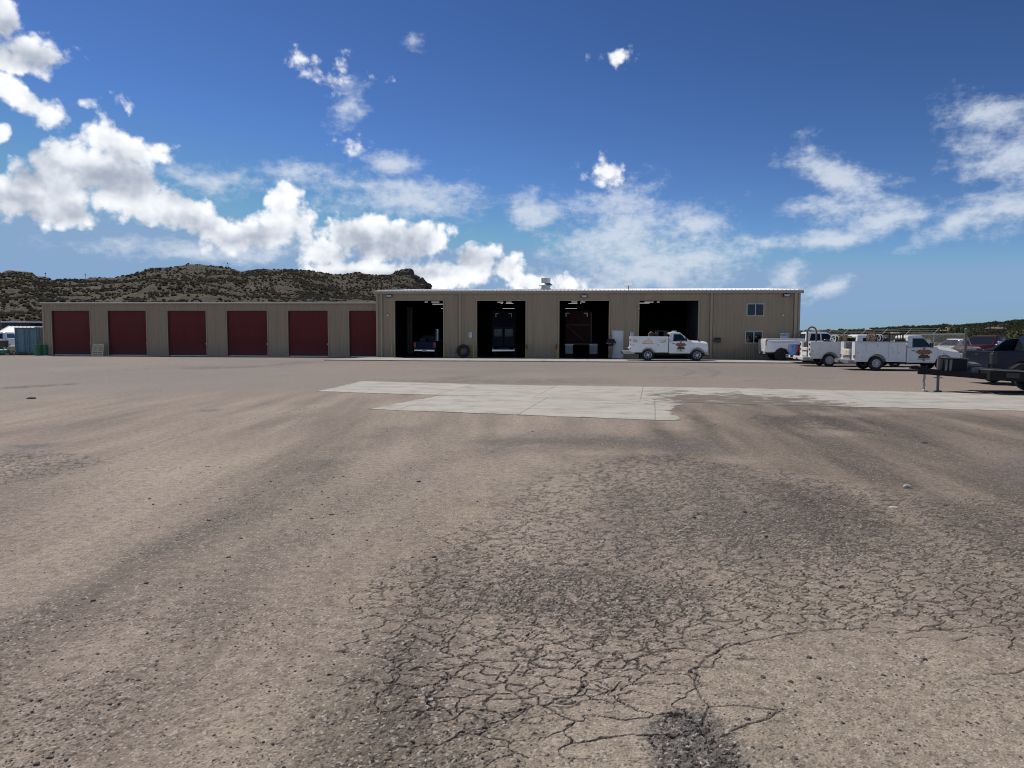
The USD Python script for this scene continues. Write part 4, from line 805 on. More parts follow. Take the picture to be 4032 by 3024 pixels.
def blurred_lettering(parent, x0, x1, z0, z1, y, seed, m=None):
    """a line of bold lettering too small to read: uneven upright strokes joined by bars"""
    r = random.Random(seed); bs = []; x = x0; w = (z1 - z0) * .55
    while x < x1 - w * .6:
        e = min(x + w, x1); t = w * .30
        bs.append(box(x, y - .004, z0, x + t, y, z1))
        for q_ in r.sample([z0, (z0 + z1) / 2 - t / 3, z1 - t * .7], 2): bs.append(box(x + t, y - .004, q_, e - .1 * w, y, q_ + t * .7))
        if r.random() < .6: bs.append(box(e - .1 * w - t, y - .0045, z0, e - .1 * w, y - .0005, z1))
        x = e + w * .12
    part('lettering', bs, m or M_ORANGE, parent, smooth=False)
def rack(parent, x, w, z0, z1, m=M_BLACK, back=.0):
    part('headache_rack', [bar((x, -w, z0), (x, -w, z1), .06, .06), bar((x, w, z0), (x, w, z1), .06, .06), bar((x, -w + .03, z1 - .05), (x, w - .03, z1 - .05), .05, .05), bar((x, -w + .03, z1 - .32), (x, w - .03, z1 - .32), .04, .04)]
         + [bar((x, k, z1 - .30), (x, k, z1 - .07), .03, .03) for k in np.linspace(-w + .3, w - .3, 4)]
         + ([bar((x - back, w, z0), (x - back, w, z1 + .04), .06, .06), bar((x - back, w, z1 - .05), (x - .03, w, z1 - .05), .05, .05), bar((x - back, -w, z1 - .05), (x - .03, -w, z1 - .05), .05, .05), bar((x - back, -w, z0), (x - back, -w, z1 + .04), .06, .06)] if back else []), m, parent)
def hose_reel(parent, x, y, z, R=.27, m_fl=M_WHITE, m_hose=M_BLACK, yaw=0):
    """a hose reel standing on the bed: two flanges, the coil between, a foot"""
    ring = lambda x_: lathe([(R - .045, x_ - .01), (R, x_ - .01), (R, x_ + .01), (R - .045, x_ + .01), (R - .045, x_ - .01)], 'x', n=28)
    spk = lambda x_: trimesh.util.concatenate([bar((x_, math.cos(k * 1.2566) * .03, math.sin(k * 1.2566) * .03), (x_, math.cos(k * 1.2566) * (R - .03), math.sin(k * 1.2566) * (R - .03)), .035, .012) for k in range(5)])
    pr = trimesh.util.concatenate([ring(-.10), spk(-.10)]); p2 = trimesh.util.concatenate([ring(.10), spk(.10)])
    legs = [bar((-.12, -.14, -R - .05), (-.12, 0, 0), .035, .02), bar((-.12, .14, -R - .05), (-.12, 0, 0), .035, .02), bar((.12, -.14, -R - .05), (.12, 0, 0), .035, .02), bar((.12, .14, -R - .05), (.12, 0, 0), .035, .02)]
    T = lambda m: shift(turnz(m, yaw), (x, y, z + R + .05))
    h_ = part('hose_reel', [T(pr), T(p2)] + [T(b) for b in legs], m_fl, parent)
    coil = [(.05, -.083)]
    for k in range(5): a = -.083 + k * .0332; coil += [(R * .78, a + .004), (R * .83, a + .0166), (R * .78, a + .029)]
    part('coiled_hose', T(lathe(coil + [(.05, .083)], 'x', n=28)), m_hose, h_)
def machine(parent, x, y, z, seed=1, red=True):
    """a small engine-driven compressor: tank, engine block, fan guard, pipes"""
    c = part('compressor', [cyl(.15, .75, 'x', (x, y, z + .17), 20), rbox(x - .22, y - .14, z + .31, x + .05, y + .14, z + .56, .03, 6), rbox(x + .08, y - .12, z + .33, x + .30, y + .12, z + .50, .03, 6), cyl(.13, .05, 'x', (x + .33, y, z + .42), 18)], M_BLACK, parent)
    part('engine_cover', [rbox(x - .18, y - .16, z + .50, x - .02, y + .16, z + .60, .03, 6), rbox(x + .12, y - .15, z + .14, x + .26, y - .125, z + .30, .01, 6)], M_REDP if red else M_GALV, c)
    part('pipe', [tube([(x - .3, y - .1, z + .30), (x - .34, y - .1, z + .45), (x - .20, y - .12, z + .58)], .018), tube([(x + .3, y, z + .3), (x + .38, y + .05, z + .48), (x + .2, y + .1, z + .55)], .018)], M_GALV, c)
# ---- white service truck in front of the fourth bay
s1 = spec(WB=3.36, R=.395, rim=.262, xr=1.40, xc=2.88, xt=2.20, xf=4.06, zr=2.00, zb=1.33, zc=1.40, zf=1.36, rk=.50, handle=M_BLACK, lip=True)
p = locate(2551, 1423.8, SKEW, 1.0)
t1 = thing('service_truck', 'white service truck with orange lettering parked in front of the fourth bay', 'truck', (*p, .07), SKEW, 'white service trucks')
cab(t1, s1, P_WHITE, M_CAR_GLASS); rear_wheels(t1, s1)
service_body(t1, s1, -1.17, 1.36, .57, 1.66, P_WHITE, 2)
step_bumper(t1, s1, -1.17, .60, M_GALV, .50, .93)
part('tailgate', [rbox(-1.18, -.56, .72, -1.12, .56, 1.16, .015, 6), rbox(-1.30, -.5, .82, -1.18, .5, .92, .02, 6)], P_WHITE2, t1)
part('rear_latch', [rbox(-1.215, y - .05, z, -1.17, y + .05, z + .14, .012, 6) for y in (-.86, .86) for z in (1.05, 1.35)], M_BLACK, t1)
rack(t1, 1.30, .80, 1.55, 2.10, M_BLACK, .62)
machine(t1, .45, .25, 1.40); 
part('roof_beacon', [rbox(1.72, -.30, 2.0, 2.02, .30, 2.07, .025, 8)], M_LAMP, t1)
part('spotlight', [rbox(3.38, -.78, 1.42, 3.50, -.60, 1.52, .03, 8), cyl(.012, .12, 'z', (3.42, -.7, 1.38))], M_BLACK, t1)
yd = -1.02 - .0155
blurred_lettering(t1, -1.06, -.70, 1.34, 1.47, yd, 1); blurred_lettering(t1, -1.0, -.74, 1.27, 1.31, yd, 2, M_LETTER)
blurred_lettering(t1, -.33, .30, 1.30, 1.39, yd, 3); blurred_lettering(t1, -.42, .38, 1.15, 1.24, yd, 4)
blurred_lettering(t1, .72, 1.24, 1.31, 1.45, yd, 5); blurred_lettering(t1, .84, 1.12, 1.24, 1.28, yd, 6, M_LETTER)
door_badge(t1, 2.22, 1.00, -1.017, .95)
decal_text('SERVICE LLC', .055, mat('olive_lettering', (0.22, 0.19, 0.09), 0.6), t1, 2.18, -1.012, .64, True)
# ---- third white service truck, nearest
s3 = spec(WB=3.40, R=.375, rim=.215, xr=1.50, xc=3.00, xt=2.36, xf=4.16, zr=1.86, zb=1.20, zc=1.27, zf=1.15, rk=.40, wheels='steel', split=True, lid=M_GREYBOX, darklatch=False)
p = locate(3449.5, 1458.5, SKEW, 1.0)
t3 = thing('service_truck', 'white service truck with hose reels and an open rear, nearest in the parked row', 'truck', (*p, 0), SKEW, 'white service trucks')
cab(t3, s3, P_WHITE2, M_GLASS_CLEARER); rear_wheels(t3, s3)
service_body(t3, s3, -1.14, 1.46, .45, 1.50, P_WHITE2, 2)
step_bumper(t3, s3, -1.14, .48, M_GALV, .34, .98)
part('tailgate', [rbox(-1.28, -.53, .78, -1.16, .53, 1.12, .03, 6)], P_WHITE2, t3)
part('sticker', [box(-1.287, -.34, .88, -1.281, -.10, 1.04)], M_ORANGE, t3)
part('rear_locker', [rbox(-1.2, -.55, .52, -.9, .55, .74, .01, 6)], M_GREYBOX, t3)
rack(t3, 1.36, .80, 1.45, 1.95, M_BLACK, .70)
part('roof_beacon', [rbox(.86, -.72, 1.95, 1.22, -.45, 2.0, .02, 8)], mat('pale_beacon', (0.55, 0.50, 0.30), 0.4), t3)
hose_reel(t3, -.08, -.40, 1.42, .25, M_RUSTY, M_BEIGE, 30); hose_reel(t3, .28, -.38, 1.42, .23, M_WHITE, M_BLACK, 30)
machine(t3, .70, .1, 1.20, red=False)
door_badge(t3, 2.36, .86, -1.013, 1.05)
# ---- second white service truck, with an extended cab and a bent pipe standing in its bed
s2 = spec(WB=3.75, R=.375, rim=.235, xr=1.50, xc=3.45, xt=2.75, xf=4.65, zr=1.90, zb=1.22, zc=1.29, zf=1.17, rk=.42, wheels='steel',
          windows=[('q', [(1.86, 1.27), (2.30, 1.27), (2.30, 1.70), (1.93, 1.70)]), ('f', [(2.42, 1.24), (3.22, 1.24), (2.82, 1.73), (2.42, 1.73)])], doors=[[(2.36, .50), (3.38, .50), (3.41, 1.18), (2.36, 1.18)]])
p = locate(3265.8, 1443, SKEW, 1.0)
t2 = thing('service_truck', 'white service truck carrying a bent rusty pipe, second nearest in the parked row', 'truck', (*p, 0), SKEW, 'white service trucks')
cab(t2, s2, P_WHITE2, M_CAR_GLASS); rear_wheels(t2, s2)
service_body(t2, s2, -1.14, 1.46, .46, 1.44, P_WHITE2, 2)
step_bumper(t2, s2, -1.14, .50, P_WHITE2, .42, .98)
part('tailgate', [rbox(-1.24, -.55, .62, -1.16, .55, .86, .02, 6), rbox(-1.22, -.56, .95, -1.15, .56, 1.14, .02, 6)], P_WHITE2, t2)
part('rear_latch', [rbox(-1.19, y - .05, z, -1.14, y + .05, z + .13, .012, 6) for y in (-.9, .9) for z in (.95, 1.25)], M_BLACK, t2)
hose_reel(t2, .45, -.38, 1.36, .24, M_WHITE, M_BLACK, 20); hose_reel(t2, .92, -.34, 1.36, .25, M_RUSTY, M_BEIGE, 40); machine(t2, .10, -.2, 1.02); machine(t2, 1.15, .1, 1.22)
part('fuel_drum', [cyl(.16, .12, 'z', (1.28, -.35, 1.76))], mat('yellow_lid', (0.40, 0.36, 0.12), 0.5), t2)
dp = to_world(0, 0); a = math.radians(SKEW)
pl = (-.80, -.10); arch_pts = [(x_, 0, z_) for x_, z_ in [(-.31, 0.0), (-.31, 1.24)]] + [(-.31 * math.cos(t_), 0, 1.24 + .31 * math.sin(t_)) for t_ in np.linspace(.2, PI - .2, 12)] + [(.31, 0, 1.24), (.31, 0, .15)]
q0 = p + np.array([math.cos(a) * pl[0] - math.sin(a) * pl[1], math.sin(a) * pl[0] + math.cos(a) * pl[1]])
tag(part('bent_pipe', [shift(turnz(tube(arch_pts, .05, 10), 12), (*q0, .80))], M_RUSTY), 'brown rusty pipe bent like a hairpin standing upright in a white truck bed', 'pipe')
# ---- pickups
def pickup_bed(parent, s, x0, x1, pm, flare=0.0, z1=None, tg=None):
    w, R, rk = s['w'], s['R'], s['rk'] + .05; z1 = z1 or s['zb'] + .02
    out = sph_hull([(x0 + .05, w, rk + .05), (x0 + .05, w, z1 - .05), (x1 - .05, w, rk + .05), (x1 - .05, w, z1 - .05)], .05)
    if flare: out = out + sph_hull([(-R - .20, w + flare, z1 - .34), (R + .25, w + flare, z1 - .34), (-R - .5, w + flare * .55, z1 - .20), (R + .5, w + flare * .55, z1 - .20), (-R - .24, w + flare, rk + .14), (R + .24, w + flare, rk + .14), (-R - .6, w + .005, rk + .14), (R + .6, w + .005, rk + .14), (-R - .6, w + .005, z1 - .15), (R + .6, w + .005, z1 - .15)], .12)
    out = out - m3.Manifold.cube((x1 - x0 - .16, 2 * w - .22, 2.0), True).translate(((x0 + x1) / 2, 0, rk + .25 + 1.0))
    out = out - m3.Manifold.batch_boolean([cyl(R + .10, .55 + 2 * flare, 'y', (0, sg_ * w, R + .02), 40) for sg_ in (1, -1)], m3.OpType.Add)
    b = part('bed', out, pm, parent, smooth=35)
    part('wheel_arch', cyl(R + .095, 2 * w - .6, 'y', (0, 0, R + .02), 24) ^ m3.Manifold.cube((9, 9, 2), True).translate((0, 0, 1 + rk)), M_BLACK, b)
    tgp = part('tailgate', rbox(x0 - .035, -w + .21, rk + .10, x0 + .03, w - .21, z1 - .01, .02, 8), tg or pm, parent)
    part('tailgate_handle', rbox(x0 - .045, -.11, z1 - .17, x0 - .036, .11, z1 - .11, .004, 6), M_BLACK, tgp)
    for sg_ in (1, -1): part('tail_light', rbox(x0 - .03, sg_ * (w - .10) - .12, z1 - .50, x0 + .16, sg_ * (w - .10) + .12, z1 - .06, .03, 8), s.get('tail', M_TAIL), parent)
    part('rear_bumper', [rbox(x0 - .20, -w + .05, rk - .12, x0 + .02, w - .05, rk + .08, .04, 8)], s.get('bumper', M_CHROME), parent)
    part('number_plate', box(x0 - .207, -.16, rk - .09, x0 - .201, .16, rk + .05), M_PALE_PLATE, parent)
crew = lambda xr, xc, xt, zr, zb, xm: [('r', [(xr + .28, zb + .02), (xm - .05, zb + .02), (xm - .05, zr - .15), (xr + .42, zr - .15)]), ('f', [(xm + .05, zb + .02), (xc - .22, zb + .02), (xt + .04, zr - .15), (xm + .05, zr - .15)])]
crewd = lambda xr, xc, rk, zb, xm: [[(xr + .14, rk + .10), (xm - .01, rk + .10), (xm - .01, zb - .04), (xr + .12, zb - .04)], [(xm + .01, rk + .10), (xc - .08, rk + .10), (xc - .05, zb - .04), (xm + .01, zb - .04)]]
sd = spec(WB=4.37, R=.41, rim=.25, w=1.02, xr=1.66, xc=3.90, xt=3.20, xf=5.15, zr=2.06, zb=1.42, zc=1.48, zf=1.42, rk=.54, wheels='black', handle=M_CHROME)
sd['windows'] = crew(1.66, 3.90, 3.20, 2.06, 1.42, 2.72); sd['doors'] = crewd(1.66, 3.90, .54, 1.42, 2.72)
p = locate(3076, 1423.5, SKEW, 1.1)
t = thing('pickup_truck', 'white crew-cab pickup with wide rear fenders beside the parts sign', 'pickup', (*p, .05), SKEW)
cab(t, sd, P_WHITE, M_CAR_GLASS); rear_wheels(t, sd, 'black', True); pickup_bed(t, sd, -1.06, 1.62, P_WHITE, .16, 1.56)
sb_ = spec(WB=3.35, R=.38, rim=.22, xr=1.35, xc=2.85, xt=2.2, xf=4.0, zr=1.80, zb=1.22, zc=1.26, zf=1.12, rk=.45, wheels='steel')
p = gnd(3137, 1432.5); q0 = p + np.array([math.cos(a), math.sin(a)]) * 1.15 + np.array([-math.sin(a), math.cos(a)]) * .95
t = thing('pickup_truck', 'blue pickup showing its bright blue tailgate between two white trucks', 'pickup', (*q0, 0), SKEW)
cab(t, sb_, P_BLUE, M_CAR_GLASS); rear_wheels(t, sb_, 'steel'); pickup_bed(t, sb_, -1.15, 1.30, P_NAVY, 0, 1.24, P_BLUE)
sk = spec(WB=3.30, R=.40, rim=.23, w=.97, xr=.56, xc=2.75, xt=1.95, xf=4.05, zr=1.86, zb=1.20, zc=1.27, zf=1.17, rk=.50, wheels='dark', lean=.32, bumper=M_BLACK, tail=M_BLACK)
sk['windows'] = crew(.56, 2.75, 1.95, 1.86, 1.20, 1.70); sk['doors'] = crewd(.56, 2.75, .50, 1.20, 1.70)
YK = -3.0
p = gnd(3903, 1516); ak = math.radians(YK); q0 = p + np.array([math.cos(ak), math.sin(ak)]) * 1.10 + np.array([-math.sin(ak), math.cos(ak)]) * .93
t = thing('pickup_truck', 'dark navy pickup behind the flatbed trailer, cut off by the right edge', 'pickup', (*q0, 0), YK)
cab(t, sk, P_NAVY, M_CAR_GLASS); rear_wheels(t, sk, 'dark'); pickup_bed(t, sk, -1.10, .54, P_NAVY, 0, 1.26)
for s_ in (1, -1): part('sail_panel', hull([(x_, s_ * y_, z_) for x_, z_, w_ in ((-.02, 1.262, .95), (1.0, 1.262, .95), (.42, 1.70, .80), (1.0, 1.76, .78), (.22, 1.52, .87)) for y_ in (w_, w_ - .06)]), M_CAR_GLASS, t)
part('bed_rail_bolt', [tm(cyl(.012, .01, 'y', (-1.0, -.972, z_), 8)) for z_ in (.86, .98, 1.06, 1.14, 1.20)], M_CHROME, t)
sm_ = spec(WB=3.65, R=.41, rim=.26, w=1.02, xr=1.25, xc=3.35, xt=2.45, xf=4.6, zr=1.90, zb=1.26, zc=1.32, zf=1.24, rk=.50, handle=M_CHROME, mirror=M_CHROME)
sm_['windows'] = crew(1.25, 3.35, 2.45, 1.90, 1.26, 2.35); sm_['doors'] = crewd(1.25, 3.35, .50, 1.26, 2.35)
pm_ = at_depth(3925, 1361, 45.0)
YM = 180 + 32; am = math.radians(YM)
q0 = pm_[:2] - np.array([math.cos(am), math.sin(am)]) * 3.0 - np.array([-math.sin(am), math.cos(am)]) * 1.0
t = thing('pickup_truck', 'dark red crew-cab pickup facing left behind the navy pickup', 'pickup', (*q0, 0), YM)
cab(t, sm_, P_MAROON, M_CAR_GLASS); rear_wheels(t, sm_); pickup_bed(t, sm_, -1.2, 1.22, P_MAROON, 0, 1.30)
# ---- white car behind the gate
sv = spec(WB=2.8, R=.34, rim=.22, w=.90, xr=-.75, xc=2.15, xt=1.05, xf=3.60, zr=1.62, zb=1.00, zc=1.04, zf=.92, rk=.30, lean=.25, handle=M_CHROME)
sv['windows'] = crew(-.75, 2.15, 1.05, 1.62, 1.00, .75); sv['doors'] = crewd(-.75, 2.15, .30, 1.0, .75)
pv = at_depth(3757, 1364, 57.0); YV = 180 + 26; av = math.radians(YV)
q0 = pv[:2] - np.array([math.cos(av), math.sin(av)]) * 2.1 - np.array([-math.sin(av), math.cos(av)]) * .6
t = thing('parked_car', 'white car parked behind the wire gate beside the dark red pickup', 'car', (*q0, 0), YV)
cab(t, sv, P_WHITE, M_CAR_GLASS)
part('rear_body', [sph_hull([(-1.0, .88, .40), (-1.0, .86, .95), (-.5, .9, .36), (-.5, .88, .98)], .07)], P_WHITE, t); rear_wheels(t, sv)
for sg_ in (1, -1): part('tail_light', rbox(-1.03, sg_ * .74 - .1, .72, -.9, sg_ * .74 + .1, .95, .03, 8), M_TAIL, t)
# ------------------------------------------------------------------ things on and before the buildings
def on_wall(px, py, v=0.0): u, z = wall_uz(px, py, v); return u, z
def wall_thing(name, label, cat, px, py, v=-0.035, group=None):
    u, z = on_wall(px, py, v); return thing(name, label, cat, to_world(u, v, z), SKEW, group)
M_LED = mat('dead_lamp_lens', (0.42, 0.41, 0.38), 0.25)
for x, y, lab in ((1533.5, 1165.5, 'square flood lamp at the left end of the garage eave'), (2300.5, 1167, 'square flood lamp above the third open bay'), (3096.5, 1163, 'square flood lamp at the right end of the garage eave')):
    t = wall_thing('flood_lamp', lab, 'wall lamp', x, y, group='flood lamps under the garage eave')
    part('lamp_housing', [rbox(-.24, -.16, -.11, .24, 0, .11, .02, 6), rbox(-.05, -.05, .08, .05, .04, .16, .01, 6)], M_BLACK, t); part('lens', rbox(-.19, -.172, -.08, .19, -.158, .08, .004, 6), M_LED, t)
for x, y, lab in ((1527.5, 1239, 'small white security camera left of the first open bay'), (3083, 1240, 'small white security camera right of the upper window')):
    t = wall_thing('security_camera', lab, 'camera', x, y, group='security cameras on the garage wall')
    part('bracket', [rbox(-.09, -.10, -.09, .09, 0, -.045, .012, 6), cyl(.02, .10, 'y', (0, -.05, -.03))], M_WHITE, t); part('camera_ball', m3.Manifold.sphere(.065, 20).translate((.01, -.12, .03)), M_WHITE, t); part('camera_eye', m3.Manifold.sphere(.045, 16).translate((.02, -.155, .05)), M_BLACK, t)
M_SIGN = mat('white_sign', (0.58, 0.60, 0.62), 0.4); M_SIGNBLUE = mat('sign_blue_grey', (0.16, 0.22, 0.28), 0.5)
def notice(px, py, lab, teal):
    t = wall_thing('notice_sign', lab, 'sign', px, py, -.04, 'small notices on the garage wall')
    part('sign_plate', rbox(-.125, -.012, -.20, .125, 0, .20, .005, 4), M_SIGN, t)
    part('emblem', [shift(lathe([(.045, -.002), (.075, -.002), (.075, .002), (.045, .002), (.045, -.002)], 'y', n=24), (0, -.015, .09)), box(-.05, -.017, .08, .05, -.013, .10)], teal, t)
    part('text_line', [box(-.085, -.016, z, .085 - .02 * (i % 2), -.0125, z + .02) for i, z in enumerate((-.05, -.085, -.15))], teal, t)
notice(1852, 1318.5, 'small white notice left of the second open bay', M_SIGNBLUE)
notice(2487.5, 1317.5, 'small white notice with teal emblem above the truck bed', mat('sign_teal', (0.10, 0.26, 0.30), 0.5))
u, z = on_wall(3089.5, 1323, -.04); t = thing('parts_sign', 'white sign reading PARTS with a black arrow', 'sign', to_world(u, -.04, z), SKEW)
part('sign_plate', rbox(-.34, -.014, -.215, .34, 0, .215, .005, 4), M_SIGN, t)
lt = meshkit.text_mesh('PARTS', .165, .004, True); b_ = lt.bounds; k_x = .62 / (b_[1][0] - b_[0][0]); v = lt.vertices.copy(); lt.vertices = np.column_stack([(v[:, 0] - (b_[0][0] + b_[1][0]) / 2) * k_x, -.0145 - v[:, 2], v[:, 1] + .0]); part('lettering', lt, M_LETTER, t, smooth=False)
part('arrow', [box(-.28, -.019, -.18, .27, -.0145, -.155), box(.245, -.0195, -.155, .27, -.015, -.06), prism_y([(.225, -.06), (.29, -.06), (.2575, -.02)], -.0195, -.015)], M_LETTER, t)
u, z = on_wall(2824.5, 1339.5, -.04); t = thing('wall_box', 'dark slant-topped box hung on the wall right of the fourth bay', 'mailbox', to_world(u, -.04, z), SKEW)
part('box_body', hull([(x_, y_, z_) for x_ in (-.22, .22) for y_, z_ in ((0, -.17), (0, .16), (-.20, -.17), (-.20, .10))]), M_DARK, t); part('box_lid', hull([(x_, y_, z_) for x_ in (-.235, .235) for y_, z_ in ((0, .165), (0, .18), (-.22, .10), (-.22, .12))]), M_BLACK, t)
# roof: vent and dish
ud, _ = wall_uz(2149, 1147, 4.5); zr_ = EAVE + .11 + RISE * 4.5 / RD
t = thing('roof_vent', 'galvanised round roof vent with a flared skirt on the garage roof', 'roof vent', to_world(ud, 4.5, zr_ - .05), SKEW)
part('vent_base', rbox(-.40, -.40, 0, .40, .40, .22, .02, 6), M_GALV, t)
part('vent_skirt', lathe([(.30, .20), (.34, .32), (.56, .39), (.58, .43), (.49, .53), (.38, .60), (.36, .60), (.36, .20)], n=36), M_GALV, t); part('vent_stack', lathe([(.37, .55), (.385, 1.0), (.40, 1.02), (.365, 1.02), (.355, .57)], n=36), M_GALV, t)
us_, zs_ = wall_uz(2474, 1146, 1.5); t = thing('satellite_dish', 'white flat satellite panel tilted on a short mast at the garage roof edge', 'satellite dish', to_world(us_, 1.5, EAVE + .11 + RISE * 1.5 / RD), SKEW)
part('mast', [cyl(.03, .40, 'z', (0, 0, .18)), rbox(-.12, -.08, -.02, .12, .08, .02, .01, 4)], M_DARK, t); part('panel', hull([(x_ + .04 * y_, y_, (.42 + z_ + .42 * y_ - .04 * x_)) for x_ in (-.31, .27) for y_ in (-.26, .32) for z_ in (0, .03)]), M_WHITE, t)
# bollards
def bollard(px, lab, red=0):
    u, _ = on_wall(px, 1400, -.45); t = thing('bollard', lab, 'bollard', to_world(u, -.45, .06), SKEW, 'yellow bollards beside the bay doors')
    part('post', [tm(cyl(.065, 1.0, 'z', (0, 0, .50), 20)), trimesh.util.concatenate([lathe([(0, 1.06), (.035, 1.05), (.06, 1.02), (.065, 1.0), (0, 1.0)], n=20)])], M_YELLOW, t)
    if red: part('red_canister', [cyl(.075, .36, 'z', (.06 * red, -.09, .86), 16), rbox(.06 * red - .03, -.12, 1.03, .06 * red + .05, -.05, 1.11, .015, 6)], M_REDP, t)
for x, lab, rd in ((1543.5, 'faded yellow bollard at the left jamb of the first bay', 0), (1748, 'faded yellow bollard at the right jamb of the first bay', 0), (1864.5, 'faded yellow bollard between the leaning tyre and the second bay', 0),
                   (2071, 'yellow bollard with a red canister right of the second bay', 1), (2194, 'yellow bollard with a red canister left of the third bay', -1)): bollard(x, lab, rd)
# the tyre
u, _ = on_wall(1823, 1385, -.40); t = thing('truck_tyre', 'large black truck tyre leaning on the wall between the first two bays', 'tyre', to_world(u, -.40, .06), SKEW - 6)
R_ = .50; ty = lathe([(.27, -.11), (.30, -.14), (.45, -.15), (R_, -.10), (R_, .10), (.45, .15), (.30, .14), (.27, .11), (.285, 0), (.27, -.11)], 'y', n=48)
ty.apply_transform(trimesh.transformations.rotation_matrix(-.16, (1, 0, 0))); ty.apply_translation((0, 0.05, R_ + .01)); part('tyre', ty, M_RUBBER, t)
lugs = []
for k in range(30):
    a_ = k * 2 * PI / 30; b1 = box(-.022, -.12, -.012, .022, .12, .014); b1.apply_transform(trimesh.transformations.rotation_matrix(.5 * (-1) ** k, (0, 0, 1))); b1.apply_translation((0, 0, R_)); b1.apply_transform(trimesh.transformations.rotation_matrix(a_, (0, 1, 0))); lugs.append(b1)
lg = trimesh.util.concatenate(lugs); lg.apply_transform(trimesh.transformations.rotation_matrix(-.16, (1, 0, 0))); lg.apply_translation((0, .05, R_ + .012)); part('tread_block', lg, M_RUBBER, t)
# pallet, drums, container
M_WOOD = mat('weathered_pallet_wood', (0.56, 0.46, 0.27), 0.85, var=0.25, vscale=7)
u, _ = wall_uz(384, 1398, V2 - .55); t = thing('pallet', 'weathered wooden pallet leaning on the wall between the first two maroon doors', 'pallet', to_world(u, V2 - .62, 0.005), SKEW)
T_ = trimesh.transformations.rotation_matrix(-.24, (1, 0, 0))
def lean(m): m = tm(m).copy(); m.apply_transform(T_); return m
for x_ in (-.46, 0.0, .46): part('stringer', lean(box(x_ - .02, 0.0, 0, x_ + .02, .09, 1.02)), M_WOOD, t)
for k in range(7): part('board', lean(box(-.5, -.018, .01 + k * .152, .5, -.001, .10 + k * .152)), M_WOOD, t)
for k in range(3): part('board', lean(box(-.5, .091, .02 + k * .44, .5, .107, .11 + k * .44)), M_WOOD, t)
M_GREEN = mat('green_drum_paint', (0.020, 0.115, 0.045), 0.5, var=0.15)
def drum():
    t = thing('oil_drum', 'bright green steel drum in front of the blue container, the left one', 'drum', (*gnd(152, 1400), 0), 0, 'green drums by the container')
    part('drum_shell', lathe([(0, .005), (.285, .005), (.295, .02), (.285, .03), (.285, .28), (.298, .295), (.285, .31), (.285, .57), (.298, .585), (.285, .60), (.285, .86), (.295, .88), (.28, .88), (.27, .865), (0, .865)], n=36), M_GREEN, t)
    part('bung', [cyl(.03, .03, 'z', (.15, 0, .875), 12), cyl(.02, .03, 'z', (-.17, .05, .875), 12)], M_GALV, t); return t
dr_ = drum(); copy_of(dr_, 'bright green steel drum beside the storage corner, the right one', (*gnd(176, 1399.6), 0), 25)
M_CONT = mat('faded_blue_container', (0.105, 0.185, 0.200), 0.6, var=0.12, vscale=1.5, dirt=(0.06, 0.09, 0.11), dscale=2.5, damt=0.6); M_CONTD = mat('container_frame', (0.06, 0.10, 0.13), 0.6)
c0 = gnd(110, 1398); wc = 101 / FPX * c0[1] / 1.0; hc = (1398 - 1290) / FPX * c0[1]
t = thing('shipping_container', 'faded blue steel container with closed end doors left of the storage row', 'container', (*c0, 0), -3.0)
hw = wc / 2
part('corner_post', [box(-hw, -.02, 0, -hw + .09, .08, hc), box(hw - .09, -.02, 0, hw, .08, hc), box(-hw + .09, -.015, hc - .12, hw - .09, .08, hc), box(-hw + .09, -.015, 0, hw - .09, .08, .14)], M_CONTD, t)
for s_ in (-1, 1):
    xs = np.linspace(0.015, hw - .10, 13); dep = np.array([0, 0, .03, .03, 0, 0, 0, .03, .03, 0, 0, 0, 0])[:13] * 1.0
    V_ = np.vstack([np.column_stack([s_ * xs, dep, np.full(13, .15)]), np.column_stack([s_ * xs, dep, np.full(13, hc - .13)])])
    F_ = [(i, i + 1, 14 + i, 13 + i) if s_ > 0 else (i + 1, i, 13 + i, 14 + i) for i in range(12)]
    d_ = part('container_door', (V_, F_), M_CONT, t, smooth=False)
    for xx in (.16, .70): part('lock_rod', [cyl(.02, hc - .2, 'z', (s_ * hw * xx * 1.15, -.045, hc / 2), 10), box(s_ * hw * xx * 1.15 - .05, -.06, 1.0, s_ * hw * xx * 1.15 + .05, -.03, 1.08), box(s_ * hw * xx * 1.15 - .04, -.05, .3, s_ * hw * xx * 1.15 + .04, -.02, .36), box(s_ * hw * xx * 1.15 - .04, -.05, hc - .4, s_ * hw * xx * 1.15 + .04, -.02, hc - .34)], M_CONTD, d_)
    ys = np.arange(.09, 3.9, .09); off = np.where((np.arange(len(ys)) // 2) % 2, .03, 0.0)
    V_ = np.vstack([np.column_stack([s_ * (hw - .01) - s_ * off, ys, np.full(len(ys), .05)]), np.column_stack([s_ * (hw - .01) - s_ * off, ys, np.full(len(ys), hc - .05)])]); n_ = len(ys)
    part('side_wall', (V_, [(i, i + 1, n_ + i + 1, n_ + i) for i in range(n_ - 1)]), M_CONT, t, smooth=False)
part('container_roof', box(-hw + .01, .08, hc - .05, hw - .01, 3.9, hc - .01), mat('container_roof_grey', (0.30, 0.31, 0.30), 0.6, var=0.2), t)
